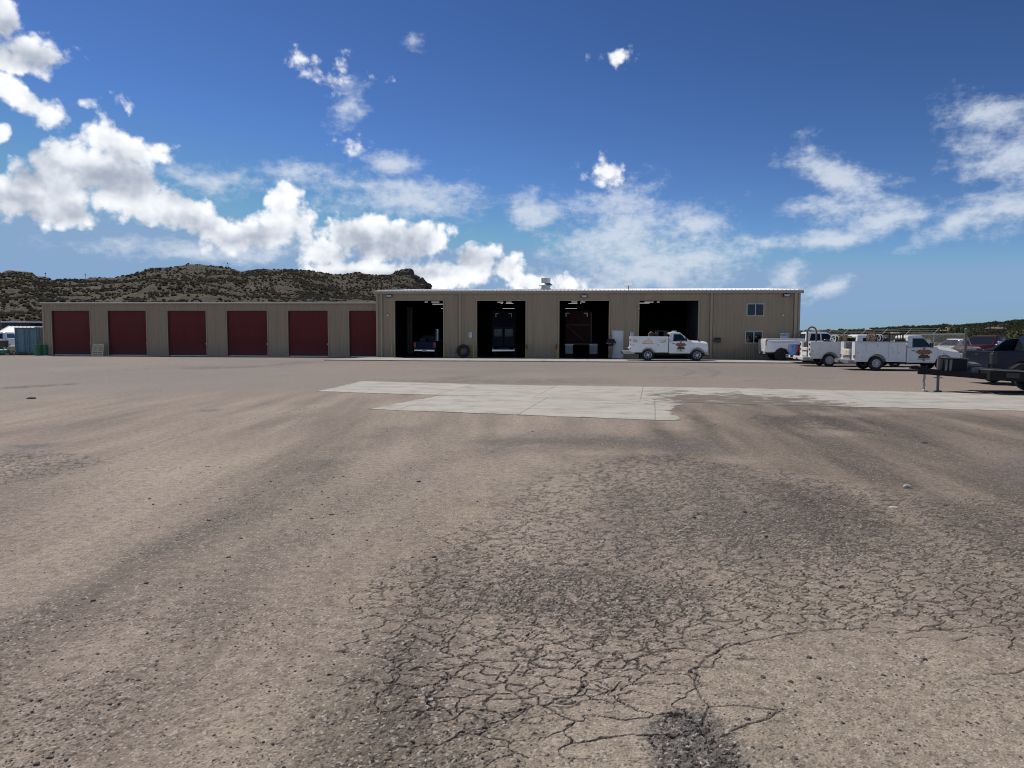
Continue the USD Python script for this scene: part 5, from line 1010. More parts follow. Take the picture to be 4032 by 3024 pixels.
# ------------------------------------------------------------------ the man in the doorway
M_SKIN = mat('skin', (0.30, 0.165, 0.11), 0.55); M_SHIRT = mat('black_shirt', (0.012, 0.012, 0.016), 0.85); M_KHAKI = mat('khaki_trousers', (0.175, 0.145, 0.10), 0.85, var=0.1); M_HAIR = mat('dark_hair', (0.02, 0.016, 0.013), 0.8); M_SHOE = mat('dark_shoe', (0.02, 0.018, 0.016), 0.6)
def limb(chain, n=14):
    return m3.Manifold.batch_boolean([m3.Manifold.batch_hull([m3.Manifold.sphere(r1, n).translate(a_), m3.Manifold.sphere(r2, n).translate(b_)]) for (a_, r1), (b_, r2) in zip(chain, chain[1:])], m3.OpType.Add)
def smoothed(man, edge=.03, it=6):
    m = tm(man.refine_to_length(edge)); m.merge_vertices(); trimesh.smoothing.filter_taubin(m, iterations=it); return m
up_, _ = on_wall(2404, 1400, -.40); t = thing('person', 'person in black shirt and khaki trousers standing at the third bay, hand on hip', 'person', to_world(up_, -.42, .045), SKEW)
S = dict(hip_r=(-.09, 0, .90), hip_l=(.09, 0, .90), kn_r=(-.075, -.03, .49), kn_l=(.06, -.06, .49), an_r=(-.05, .02, .08), an_l=(.02, -.04, .08), sh_r=(-.20, 0, 1.43), sh_l=(.20, 0, 1.42), el_r=(-.30, -.05, 1.16), el_l=(.38, .05, 1.17), wr_r=(-.06, -.24, 1.17), wr_l=(.19, -.05, .98))
head = m3.Manifold.batch_hull([m3.Manifold.sphere(.088, 18).translate((0, -.01, 1.655)), m3.Manifold.sphere(.075, 18).translate((0, .03, 1.66)), m3.Manifold.sphere(.052, 16).translate((0, -.055, 1.575))])
torso = m3.Manifold.batch_hull([m3.Manifold.sphere(.10, 16).translate((x_, y_, z_)) for x_, y_, z_ in ((-.13, 0, 1.38), (.13, 0, 1.38), (-.085, 0, 1.10), (.085, 0, 1.10), (-.08, 0, .95), (.08, 0, .95), (0, -.02, 1.30))])
def hand(w, d, up_v=(0, 0, 1)):
    w, d = np.array(w, float), np.array(d, float); d /= np.linalg.norm(d); s_ = np.cross(d, up_v); s_ /= np.linalg.norm(s_)
    ms = [m3.Manifold.batch_hull([m3.Manifold.sphere(.022, 10).translate(tuple(w + s_ * k_ + d * e_)) for k_ in (-.022, .022) for e_ in (.01, .085)])]
    for k_, ln in ((-.030, .060), (-.010, .075), (.010, .072), (.030, .055)): ms.append(limb([(tuple(w + s_ * k_ + d * .085), .0095), (tuple(w + s_ * k_ + d * (.085 + ln * .55) - np.array(up_v) * .004), .009), (tuple(w + s_ * k_ + d * (.085 + ln) - np.array(up_v) * .022), .008)], 8))
    ms.append(limb([(tuple(w + s_ * .025 + d * .02), .012), (tuple(w + s_ * .055 + d * .06), .010), (tuple(w + s_ * .055 + d * .09), .009)], 8)); return m3.Manifold.batch_boolean(ms, m3.OpType.Add)
face = m3.Manifold.batch_boolean([m3.Manifold.batch_hull([m3.Manifold.sphere(.012, 8).translate((0, -.108, 1.605)), m3.Manifold.sphere(.008, 8).translate((0, -.095, 1.655))])] + [m3.Manifold.sphere(.024, 8).scale((.5, 1, 1.3)).translate((s_ * .09, .01, 1.635)) for s_ in (1, -1)], m3.OpType.Add)
body = m3.Manifold.batch_boolean([head, face, torso, limb([((0, .01, 1.43), .065), ((0, 0, 1.57), .055)]), limb([(S['sh_r'], .062), (S['el_r'], .044), (S['wr_r'], .031)]), limb([(S['sh_l'], .062), (S['el_l'], .044), (S['wr_l'], .031)]),
     limb([(S['hip_r'], .09), (S['kn_r'], .062), (S['an_r'], .042)]), limb([(S['hip_l'], .09), (S['kn_l'], .062), (S['an_l'], .042)]), hand(S['wr_r'], (1, -.15, .05)), hand(S['wr_l'], (-.65, -.15, -.75))], m3.OpType.Add)
part('body', smoothed(body, .025, 4), M_SKIN, t, smooth=True)
part('eye', [m3.Manifold.sphere(.011, 10).translate((s_ * .034, -.086, 1.65)) for s_ in (1, -1)], M_BLACK, t); part('mouth', rbox(-.022, -.110, 1.568, .022, -.098, 1.576, .003, 6), mat('lips', (0.20, 0.07, 0.06), 0.5), t)
part('hair', m3.Manifold.batch_hull([m3.Manifold.sphere(.092, 18).translate((0, .0, 1.675)), m3.Manifold.sphere(.085, 16).translate((0, .045, 1.65))]) - m3.Manifold.cube((.3, .2, .3), True).translate((0, -.15, 1.60)), M_HAIR, t)
shirt = m3.Manifold.batch_boolean([m3.Manifold.batch_hull([m3.Manifold.sphere(.118, 16).translate((x_, y_, z_)) for x_, y_, z_ in ((-.135, 0, 1.37), (.135, 0, 1.37), (-.09, -.01, 1.10), (.09, -.01, 1.10), (-.085, 0, .98), (.085, 0, .98))]), limb([(S['sh_r'], .082), (tuple(np.array(S['sh_r']) * .25 + np.array(S['el_r']) * .75), .068)]), limb([(S['sh_l'], .082), (tuple(np.array(S['sh_l']) * .25 + np.array(S['el_l']) * .75), .068)])], m3.OpType.Add) - m3.Manifold.cube((2, 2, .3), True).translate((0, 0, .74))
part('shirt', smoothed(shirt, .035, 3), M_SHIRT, t, smooth=True)
tr_ = m3.Manifold.batch_boolean([m3.Manifold.batch_hull([m3.Manifold.sphere(.112, 14).translate((x_, 0, z_)) for x_ in (-.075, .075) for z_ in (.88, .96)])] + [limb([(S['hip' + k_], .115), (S['kn' + k_], .083), (tuple(np.array(S['an' + k_]) + (0, 0, .02)), .072)]) for k_ in ('_r', '_l')], m3.OpType.Add) - m3.Manifold.cube((2, 2, .3), True).translate((0, 0, 1.17))
part('trousers', smoothed(tr_, .035, 3), M_KHAKI, t, smooth=True)
for k_ in ('_r', '_l'): x_, y_, _ = S['an' + k_]; part('shoe', m3.Manifold.batch_hull([m3.Manifold.sphere(.045, 12).translate((x_, y_ + .04, .05)), m3.Manifold.sphere(.045, 12).translate((x_, y_ - .14, .04)), m3.Manifold.sphere(.05, 12).translate((x_, y_, .09))]) - m3.Manifold.cube((3, 3, .2), True).translate((0, 0, -.10)), M_SHOE, t)
# ------------------------------------------------------------------ vehicles in the bays
IN_YAW = SKEW + 90
si = spec(WB=3.35, R=.38, rim=.22, w=.92, xr=1.35, xc=2.85, xt=2.2, xf=4.0, zr=1.80, zb=1.20, zc=1.24, zf=1.10, rk=.45, wheels='dark', bumper=M_CHROME)
ub_, _ = wall_uz(1671, 1380, 2.2); t = thing('pickup_truck', 'old blue pickup seen from behind inside the first open bay', 'pickup', to_world(ub_, 3.4, .05), IN_YAW)
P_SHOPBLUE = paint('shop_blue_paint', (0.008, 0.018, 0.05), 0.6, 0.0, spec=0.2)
cab(t, si, P_SHOPBLUE, M_CAR_GLASS); rear_wheels(t, si, 'dark'); pickup_bed(t, si, -1.1, 1.30, P_SHOPBLUE, 0, 1.22)
part('exhaust_stack', [cyl(.035, 1.0, 'z', (.1 + .1 * k, -.70 - .09 * k, 1.75), 12) for k in range(3)], M_CHROME, t); part('tool_chest', [rbox(.7, -.7, 1.1, 1.2, .1, 1.65, .02, 6), rbox(-.2, .1, 1.0, .4, .6, 1.5, .02, 6)], M_BLACK, t)
def box_rear(px0, px1, v, zb, zt, m, name, label, cat, z0=.05):
    u0, u1 = wall_uz(px0, 1300, v)[0], wall_uz(px1, 1300, v)[0]; t = thing(name, label, cat, to_world((u0 + u1) / 2, v, z0), SKEW); return t, (u1 - u0) / 2
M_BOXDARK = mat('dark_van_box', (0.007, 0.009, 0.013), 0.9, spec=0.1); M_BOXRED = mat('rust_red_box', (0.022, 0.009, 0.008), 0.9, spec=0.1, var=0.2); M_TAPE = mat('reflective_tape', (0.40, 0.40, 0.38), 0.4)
M_FLAP = mat('pale_mud_flap', (0.16, 0.19, 0.20), 0.5, var=0.15)
t, hw = box_rear(1935, 2031, 3.0, .7, 3.7, None, 'box_truck', 'dark box truck seen from behind inside the second open bay', 'truck')
part('cargo_box', rbox(-hw, 0, .75, hw, 6.0, 3.75, .03, 6), M_BOXDARK, t)
for s_ in (-1, 1):
    part('rear_door', rbox(min(s_ * .03, s_ * (hw - .12)), -.03, .85, max(s_ * .03, s_ * (hw - .12)), -.002, 2.45, .02, 6), mat('van_door_%d' % (s_ + 2), (0.016, 0.019, 0.026), 0.8, spec=0.15), t); part('door_window', rbox(min(s_ * .12, s_ * (hw - .25)), -.045, 1.65, max(s_ * .12, s_ * (hw - .25)), -.031, 2.25, .004, 6), M_CAR_GLASS, t)
    uu, zz = wall_uz(1951 if s_ < 0 else 2015, 1233, 2.97); xx = uu - (wall_uz(1935, 1300, 3.0)[0] + hw); zz -= .05
    part('corner_tape', [box(min(xx, xx - s_ * .27), -.012, zz - .06, max(xx, xx - s_ * .27), -.001, zz), box(min(xx, xx - s_ * .06), -.0125, zz - .32, max(xx, xx - s_ * .06), -.0015, zz - .06)], M_TAPE, t)
    part('tail_light', rbox(s_ * (hw - .14) - .07, -.05, .60, s_ * (hw - .14) + .07, .0, .72, .01, 6), M_TAIL, t); wheel(t, s_ * 0, 0, .01, .005, .01, 1) if False else None
part('rear_bumper', [rbox(-hw + .05, -.14, .42, hw - .05, -.02, .58, .02, 6)], M_CHROME, t)
part('tyre', [lathe([(.22, -.13), (.44, -.14), (.48, -.08), (.48, .08), (.44, .14), (.22, .13)], 'x', (s_ * (hw - .2), 1.2, .48), 28) for s_ in (-1, 1)], M_RUBBER, t); part('chassis', rbox(-.5, .0, .45, .5, 6, .74, .02, 6), M_BLACK, t)
t, hw = box_rear(2226, 2353, 2.2, 1.0, 3.7, None, 'semi_trailer', 'rust-red box trailer with two pale mud flaps inside the third bay', 'trailer')
part('cargo_box', rbox(-hw, .0, 1.15, hw - .55, 7.0, 3.75, .03, 6), M_BOXRED, t); part('side_rail', [box(-hw + .02, -.02, 2.55, hw - .57, -.002, 2.62), bar((-hw + .1, -.03, 2.5), (.25, -.03, 1.3), .05, .03)], M_BLACK, t)
part('rear_frame', [box(hw - .55, .02, 1.15, hw - .45, .3, 3.6), rbox(-hw, -.05, .98, hw, .4, 1.14, .02, 6)], M_BLACK, t)
for s_ in (-1, 1):
    x0_ = s_ * hw; x1_ = s_ * (hw - .62)
    part('mud_flap', [rbox(min(x0_, x1_), -.10, .28, max(x0_, x1_), -.085, .98, .005, 4)], M_FLAP, t); part('flap_bracket', [rbox(min(x0_, x1_) - .05, -.12, .985, max(x0_, x1_) + .05, .0, 1.05, .01, 4)], M_GALV, t)
    part('flap_strip', [box(min(x0_, x1_) + .02, -.106, .90, max(x0_, x1_) - .02, -.1005, .95)], M_TAPE, t)
    part('tyre', lathe([(.25, -.26), (.46, -.28), (.50, -.22), (.50, .22), (.46, .28), (.25, .26)], 'x', (s_ * (hw - .32), .75, .50), 28), M_RUBBER, t)
    uu, zz = wall_uz(2227 if s_ < 0 else 2314, 1232, 2.2); xx = uu - (wall_uz(2226, 1300, 2.2)[0] + hw); zz -= .05
    part('corner_tape', [box(min(xx, xx - s_ * .30), -.012, zz - .06, max(xx, xx - s_ * .30), -.001, zz), box(min(xx, xx - s_ * .06), -.0125, zz - .30, max(xx, xx - s_ * .06), -.0015, zz - .06)], M_TAPE, t)
t = thing('air_hose', 'dark hoses hanging along the left wall of the first bay', 'hose', to_world(BAYS[0][0] + .3, 2.0, .05), SKEW)
for k, (x_, zt) in enumerate(((.15, 3.9), (.35, 3.95), (.6, 3.6))): part('hose', tube([(x_, 0, .4), (x_ + .03, 0, 2.0), (x_ + .05, 0, zt - .3), (x_ + .2, .02, zt), (x_ + .6, .05, zt + .15)], .025), M_INNER, t)
# ------------------------------------------------------------------ flatbed trailer
j0 = gnd(3685, 1541.5); YT = SKEW - 1.5
t = thing('flatbed_trailer', 'black flatbed trailer propped on its tongue jack at the right edge', 'trailer', (*j0, 0), YT)
M_TRAIL = mat('black_trailer_steel', (0.008, 0.008, 0.009), 0.75, spec=0.2, var=0.2); M_TRAILTOP = mat('worn_trailer_top', (0.085, 0.09, 0.095), 0.6, var=0.25, vscale=4)
TT = trimesh.transformations.rotation_matrix(math.radians(2.6), (0, 1, 0), (0, 0, .65))
def tl(m): m = tm(m).copy(); m.apply_transform(TT); return m
part('coupler', [tl(rbox(-.78, -.05, .71, -.30, .05, .80, .02, 6)), tl(hull([(-.84, -.06, .70), (-.84, .06, .70), (-.84, -.05, .79), (-.84, .05, .79), (-.6, -.07, .70), (-.6, .07, .70), (-.6, -.05, .82), (-.6, .05, .82)]))], M_TRAIL, t)
part('tongue', [tl(rbox(-.56, -.09, .54, .05, .09, .73, .01, 4)), tl(bar((-.35, 0, .635), (1.3, -.92, .60), .18, .08)), tl(bar((-.35, 0, .635), (1.3, .92, .60), .18, .08))], M_TRAIL, t)
part('tongue_plate', [tl(box(-.15, -.098, .57, .0, -.0915, .71))], M_SIGN, t); part('reflector_strip', [tl(turnz(box(.12, -.165, .60, .80, -.155, .645), -28))], M_TAIL, t)
part('jack', [rbox(-.045, -.16, .52, .045, -.07, 1.17, .01, 4), rbox(-.032, -.148, .04, .032, -.082, .6, .006, 4), rbox(-.10, -.22, 0.0, .10, -.01, .045, .01, 4), tube([(-.13, -.115, .46), (.13, -.115, .46)], .012), tube([(0, -.115, 1.17), (.14, -.115, 1.20), (.14, -.115, 1.27)], .012)], M_TRAILTOP, t)
links = []
for k in range(13):
    l_ = trimesh.creation.torus(.034, .011, major_sections=14, minor_sections=6); l_.apply_scale((1, 1.5, 1)); l_.apply_transform(trimesh.transformations.rotation_matrix(PI / 2, (1, 0, 0))); l_ = turnz(l_, 90 * (k % 2)); l_.apply_translation((-.40 + .012 * math.sin(k), -.05, .52 - k * .039)); links.append(l_)
for k in range(5):
    l_ = trimesh.creation.torus(.034, .011, major_sections=14, minor_sections=6); l_ = turnz(l_, 40 * k); l_.apply_translation((-.40 + .03 * k - .02, -.05 - .02 * (k % 2), .012 + .008 * (k % 3))); links.append(l_)
part('safety_chain', links, M_GALV, t)
bx_ = part('tool_box', tl(rbox(.10, -.30, .66, .78, .22, 1.10, .02, 6)), M_TRAIL, t); part('box_lid', tl(rbox(.08, -.32, 1.10, .80, .24, 1.145, .015, 6)), M_TRAILTOP, bx_); part('box_stripe', [tl(box(.11, -.307, .69, .17, -.3005, 1.07)), tl(box(.23, -.307, .69, .31, -.3005, 1.07))], M_TRAILTOP, bx_)
part('winch_cover', tl(hull([(.70, -.30, .93), (.70, .1, .99), (1.16, -.30, .90), (1.16, .1, .97), (.70, -.30, .97), (.70, .1, 1.03), (1.16, -.30, .97), (1.16, .1, 1.03), (1.24, -.28, .93)])), M_TRAILTOP, t)
part('battery_box', [tl(rbox(.86, -.42, .60, 1.09, -.12, .87, .015, 6))], mat('grey_battery_box', (0.09, 0.095, 0.10), 0.6), t)
for k in range(20): x_ = 1.22 + k * .21; part('deck_plank', tl(box(x_, -.94, .755, x_ + .20, .94, .80)), mat('deck_plank_%d' % k, tuple(np.array((.05, .045, .04)) * (0.8 + 0.05 * (k * 7 % 9))), 0.85) if k < 6 else '/World/Looks/deck_plank_%d' % (k % 6), t)
for s_ in (-1, 1): part('side_rail', tl(rbox(1.16, s_ * 1.0 - .05, .50, 5.6, s_ * 1.0 + .05, .80, .008, 4)), M_TRAIL, t); part('rub_rail', tl(rbox(1.16, s_ * 1.0 - .06, .803, 5.6, s_ * 1.0 + .06, .825, .006, 4)), M_TRAILTOP, t)
part('front_rail', tl(rbox(1.10, -1.05, .50, 1.18, 1.05, .805, .008, 4)), M_TRAIL, t)
part('tie_plate', [tl(rbox(1.55, -1.075, .60, 1.95, -1.052, .76, .004, 4))], M_BLACK, t)
for s_ in (-1, 1):
    for x_ in (3.4, 4.25): wheel(t, x_, s_ * 1.22, .36, .20, .22, s_, 'dark')
    part('fender', [tl(prism_y([(2.9, .86), (3.1, 1.0), (4.55, 1.0), (4.75, .86), (4.75, .84), (4.54, .975), (3.11, .975), (2.9, .84)], s_ * 1.22 - .13, s_ * 1.22 + .13))], M_TRAIL, t)
# ------------------------------------------------------------------ chain-link fence along the right
F0, FD = np.array([24.5, 38.8]), np.array([.063, .998]); FSP = 3.32
fence = thing('chain_link_fence', 'galvanised chain-link fence with slanted barbed-wire arms behind the parked trucks', 'fence', (*F0, 0), 0)
M_WIRE = mat('fence_wire', (0.30, 0.31, 0.31), 0.45, metal=0.6); M_GATE = mat('dark_gate_pipe', (0.10, 0.10, 0.10), 0.6); M_POST = mat('fence_pipe', (0.30, 0.30, 0.30), 0.45, metal=0.6)
def fp(s, z, off=0.0): return (FD[0] * s - FD[1] * off, FD[1] * s + FD[0] * off, z)
NP = 9
part('gate_post', [cyl(.075, 2.18, 'z', fp(0, 1.09), 16), m3.Manifold.sphere(.08, 12).translate(fp(0, 2.18))], M_GATE, fence)
for k in range(1, NP): part('post', tube([fp(FSP * k, 0), fp(FSP * k, 1.96)], .032, 8), M_POST, fence); part('wire_arm', tube([fp(FSP * k, 1.96), fp(FSP * k, 2.30, -.30)], .018, 6), M_POST, fence)
part('top_rail', tube([fp(0, 1.93), fp(FSP * (NP - 1), 1.93)], .024, 8), M_POST, fence); part('brace', [tube([fp(0.05, 1.72), fp(2.4, .55)], .03, 8), tube([fp(0, 1.95), (.35, -.25, .9)], .03, 8)], M_POST, fence)
for z_, o_ in ((2.05, -.08), (2.17, -.18), (2.28, -.29)): part('barbed_wire', tube([fp(FSP, z_, o_), fp(FSP * (NP - 1), z_, o_)], .006, 4), M_WIRE, fence)
pts, cnt = [], []
L_ = FSP * (NP - 1)
for s in np.arange(-1.9, L_, .085):
    for dz in (1, -1):
        a_, b_ = (s, 0.03) if dz > 0 else (s, 1.90), (s + 1.87, 1.90) if dz > 0 else (s + 1.87, .03)
        t0 = max(0, -a_[0] / 1.87); t1 = min(1, (L_ - a_[0]) / 1.87)
        if t1 - t0 < .02: continue
        for t_ in (t0, t1): pts.append(fp(a_[0] + 1.87 * t_, a_[1] + (b_[1] - a_[1]) * t_, .03 if dz > 0 else .036))
        cnt.append(2)
cv = UsdGeom.BasisCurves.Define(stage, free(str(fence.GetPath()) + '/wire_mesh')); cv.CreateTypeAttr('linear'); cv.CreatePointsAttr(Vt.Vec3fArray.FromNumpy(np.array(pts, np.float32))); cv.CreateCurveVertexCountsAttr(Vt.IntArray(cnt)); cv.CreateWidthsAttr(Vt.FloatArray([.0065])); cv.SetWidthsInterpolation('constant')
UsdShade.MaterialBindingAPI.Apply(cv.GetPrim()).Bind(M_WIRE)
# ------------------------------------------------------------------ hills
def hill_mat(name):
    n = {'at': ('attribute', {'attribute': 'tint'}), 'geo': ('geometry', {}), 'n1': ('noise_texture', {'scale': 0.45, 'detail': 7.0, 'roughness': 0.75}), 'r1': ('rgb_ramp', {'ramp': [(0.32, (0.45, 0.45, 0.44)), (0.5, (1, 1, 1)), (0.68, (1.6, 1.55, 1.45))]}), 'm': ('mix', {'mix_type': 'multiply', 'fac': 1.0}),
         'b': ('bump', {'strength': 0.8, 'distance': 0.6}), 'p': ('principled_bsdf', {'roughness': 0.95, 'specular_ior_level': 0.1})}
    return usdkit.material(stage, '/World/Looks/' + name, n, [('geo.position', 'n1.vector'), ('n1.fac', 'r1.fac'), ('at.color', 'm.color1'), ('r1.color', 'm.color2'), ('m.color', 'p.base_color'), ('n1.fac', 'b.height'), ('b.normal', 'p.normal')], surface='p.BSDF')
M_HILL = hill_mat('desert_slope')
def skyline(pts):
    a = [azel(*p) for p in pts]; x = np.array([p[0] for p in a]); t_ = np.array([math.tan(p[1]) / 1.0 for p in a]); o = np.argsort(x); return x[o], t_[o]
def hill_shape(az, r, xs, ts, R0, RT, ledge, seed):
    """height of a hill whose crest, RT metres off, follows the skyline (azimuths xs, tangents of elevation ts)"""
    crest = CAM_H + RT * np.interp(az, xs, ts)
    P_ = np.column_stack([r * np.sin(az), r * np.cos(az)])
    t_ = np.clip((r - R0) / (RT - R0), 0, 1); back = np.clip((r - RT) / (RT * .6), 0, 1)
    w1 = f2(P_, 1 / 70.0, 5, seed); w2 = f2(P_, 1 / 22.0, 4, seed + 1)
    tw = np.clip(t_ + .22 * (w1 - .5) * t_ * (1 - t_) * 4, 0, 1)
    prof = 0.42 * tw ** 1.15 + 0.58 * tw ** 2.4
    lf = sm(f2(P_, 1 / 120.0, 3, seed + 2), .38, .62) * ledge * sm(tw, .25, .5)
    k = 5.0; ph = tw * k + .9 * (w1 - .5); prof = prof + lf * (-np.sin(2 * PI * ph) / (2 * PI * k)) * 1.25 * (1 - sm(tw, .93, 1.0) * .6)
    z = crest * prof * (1 - .55 * back ** 1.5) + (3.2 * (w2 - .5) + 7 * (w1 - .5)) * t_ * (1 - .75 * sm(t_, .85, 1.0)) * (1 - back)
    z = np.where((t_ > .85) & (back <= 0), np.minimum(z, CAM_H + r * np.interp(az, xs, ts)), z)
    return np.where(r < R0, -.12, z - .1), P_, tw, lf
def make_hill(name, a0, a1, na, radii, xs, ts, R0, RT, ledge, seed, soil, rock, green):
    A_, R_2 = np.meshgrid(np.linspace(a0, a1, na), radii); az, r = A_.ravel(), R_2.ravel()
    z, P_, tw, lf = hill_shape(az, r, xs, ts, R0, RT, ledge, seed)
    nr_ = len(radii); Zg = z.reshape(nr_, na); gr_ = np.gradient(Zg, axis=0) / np.gradient(R_2, axis=0); slope = gr_.ravel()
    c = np.array(soil) * np.ones((len(z), 1)); n1 = f2(P_, 1 / 9.0, 4, seed + 4)
    def mx(cc, a): c[:] = c * (1 - a[:, None]) + np.array(cc) * a[:, None]
    mx(green, sm(n1, .35, .6) * .7); mx(rock, sm(slope, .38, .75)); mx([x_ * 1.35 for x_ in soil], sm(f2(P_, 1 / 30.0, 4, seed + 5), .58, .72) * .7)
    g = part(name, (np.column_stack([P_, z]), grid_faces(nr_, na)), M_HILL, None, smooth=False); tinted(g, c); tag(g, kind='structure'); return g
LX = [(-900, 1130), (-500, 1085), (-200, 1070), (0, 1074), (80, 1068), (130, 1073), (152, 1096), (200, 1097), (290, 1096), (360, 1090), (450, 1088), (540, 1070), (590, 1050), (680, 1046), (740, 1034), (800, 1037), (850, 1045), (900, 1050), (950, 1066), (1000, 1061), (1060, 1056), (1160, 1057), (1230, 1063), (1300, 1074), (1350, 1078), (1400, 1068), (1450, 1075), (1500, 1080), (1543, 1078), (1558, 1061), (1600, 1065), (1632, 1080), (1660, 1104), (1690, 1126), (1715, 1152), (1760, 1200), (1830, 1262), (1900, 1300), (1980, 1312)]
lx, lt_ = skyline([(a_, b_ + 4) for a_, b_ in LX])
rad = np.concatenate([np.linspace(118, 640, 210), np.linspace(650, 1000, 12)])
make_hill('hill', lx[0], lx[-1], 620, rad, lx, lt_, 125.0, 600.0, 1.0, 100, (0.066, 0.056, 0.043), (0.052, 0.041, 0.034), (0.060, 0.056, 0.040))
RX = [(2700, 1318), (3000, 1312), (3255, 1303), (3300, 1301), (3480, 1290), (3640, 1282), (3714, 1277), (3768, 1277), (3853, 1271), (3950, 1265), (4032, 1258), (4300, 1238), (4800, 1225), (5400, 1240)]
rx, rt_ = skyline([(a_, b_ + 9) for a_, b_ in RX])
make_hill('hill', rx[0], rx[-1], 300, np.concatenate([np.linspace(150, 960, 130), np.linspace(980, 1400, 10)]), rx, rt_, 160.0, 900.0, 0.1, 200, (0.145, 0.118, 0.085), (0.11, 0.09, 0.068), (0.08, 0.08, 0.052))
# ---- shrubs as scattered ground cover on the slopes
def bush_mesh(seed, n=70):
    r = np.random.default_rng(seed); V_, F_ = [], []
    cores = [(0, 0, .30, .34), (.28, .1, .24, .24), (-.24, .16, .26, .26), (.02, -.26, .22, .24)]
    for x_, y_, z_, q_ in cores:
        s_ = trimesh.creation.icosphere(1, q_); v = s_.vertices * (1 + .35 * (r.random((len(s_.vertices), 1)) - .5)) * (1, 1, .85) + (x_, y_, z_); F_.append(s_.faces + sum(len(a) for a in V_)); V_.append(v)
    for k in range(n):
        th, ph = r.uniform(0, 2 * PI), math.acos(r.uniform(-.1, 1)); c = np.array([math.sin(ph) * math.cos(th) * .50, math.sin(ph) * math.sin(th) * .50, .30 + math.cos(ph) * .34]); e = r.normal(0, .085, (3, 3)); F_.append(np.array([[0, 1, 2]]) + sum(len(a) for a in V_)); V_.append(c + e)
    return trimesh.Trimesh(np.vstack(V_), np.vstack(F_), process=False)
def leafy(name, c1, c2):
    n = {'oi': ('object_info', {}), 'r': ('rgb_ramp', {'ramp': [(0, c1), (1, c2)]}), 'd': ('diffuse_bsdf', {}), 't': ('translucent_bsdf', {}), 'm': ('mix_closure', {'fac': 0.25})}
    return usdkit.material(stage, '/World/Looks/' + name, n, [('oi.random', 'r.fac'), ('r.color', 'd.color'), ('r.color', 't.color'), ('d.BSDF', 'm.closure1'), ('t.BSDF', 'm.closure2')], surface='m.closure')
M_SHRUB = leafy('desert_shrub_leaves', (0.092, 0.083, 0.060), (0.145, 0.130, 0.094)); M_JUNIPER = leafy('juniper_leaves', (0.040, 0.050, 0.030), (0.085, 0.090, 0.052))
def scatter(name, pos, scale, protos, label=None, kind='stuff', zs=1.0):
    pi = UsdGeom.PointInstancer.Define(stage, free('/World/' + name)); r = np.random.default_rng(5); rel = pi.CreatePrototypesRel()
    for k, (m, mt) in enumerate(protos):
        g = usdkit.mesh(stage, f'{pi.GetPath()}/kinds/{name}_{k:03d}', m, mt, False); rel.AddTarget(g.GetPath())
    pi.CreatePositionsAttr(Vt.Vec3fArray.FromNumpy(np.asarray(pos, np.float32))); n = len(pos); pi.CreateProtoIndicesAttr(Vt.IntArray.FromNumpy(r.integers(0, len(protos), n).astype(np.int32)))
    sc = np.asarray(scale)[:, None] * np.array([1, 1, zs]) * r.uniform(.8, 1.2, (n, 3)); pi.CreateScalesAttr(Vt.Vec3fArray.FromNumpy(sc.astype(np.float32)))
    th = r.uniform(0, 2 * PI, n); pi.CreateOrientationsAttr(Vt.QuathArray([Gf.Quath(float(math.cos(a_ / 2)), 0, 0, float(math.sin(a_ / 2))) for a_ in th])); return tag(pi, label, None, None, kind)
rng = np.random.default_rng(11)
def sow(n, a0, a1, r0, r1, xs, ts, R0, RT, ledge, seed, dens_scale, lo, hi, thr=.53):
    az = rng.uniform(a0, a1, n); r = np.sqrt(rng.uniform(r0 ** 2, r1 ** 2, n)); z, P_, tw, lf = hill_shape(az, r, xs, ts, R0, RT, ledge, seed)
    keep = f2(P_, dens_scale, 3, seed + 9) + rng.uniform(-.25, .25, n) > thr; return np.column_stack([P_, z - .05])[keep], rng.uniform(lo, hi, n)[keep] * rng.uniform(.6, 1.2, n)[keep]
pos, scl = sow(46000, azel(-350, 1300)[0], azel(1780, 1300)[0], 128, 615, lx, lt_, 125.0, 600.0, 1.0, 100, 1 / 14.0, 0.5, 1.7)
scatter('desert_shrub', pos, scl, [(bush_mesh(k), M_SHRUB) for k in (1, 2, 3)])
pos, scl = sow(16000, azel(2800, 1300)[0], azel(4500, 1300)[0], 175, 930, rx, rt_, 160.0, 900.0, 0.1, 200, 1 / 35.0, 2.0, 4.6)
scatter('juniper_wood', pos, scl, [(bush_mesh(k, 110), M_JUNIPER) for k in (4, 5, 6)])
def hill_z(px, r, left=False):
    az = azel(px, 1300)[0]; z, P_, _, _ = hill_shape(np.array([az]), np.array([float(r)]), *((lx, lt_, 125.0, 600.0, 1.0, 100) if left else (rx, rt_, 160.0, 900.0, 0.1, 200))); return P_[0], float(z[0])
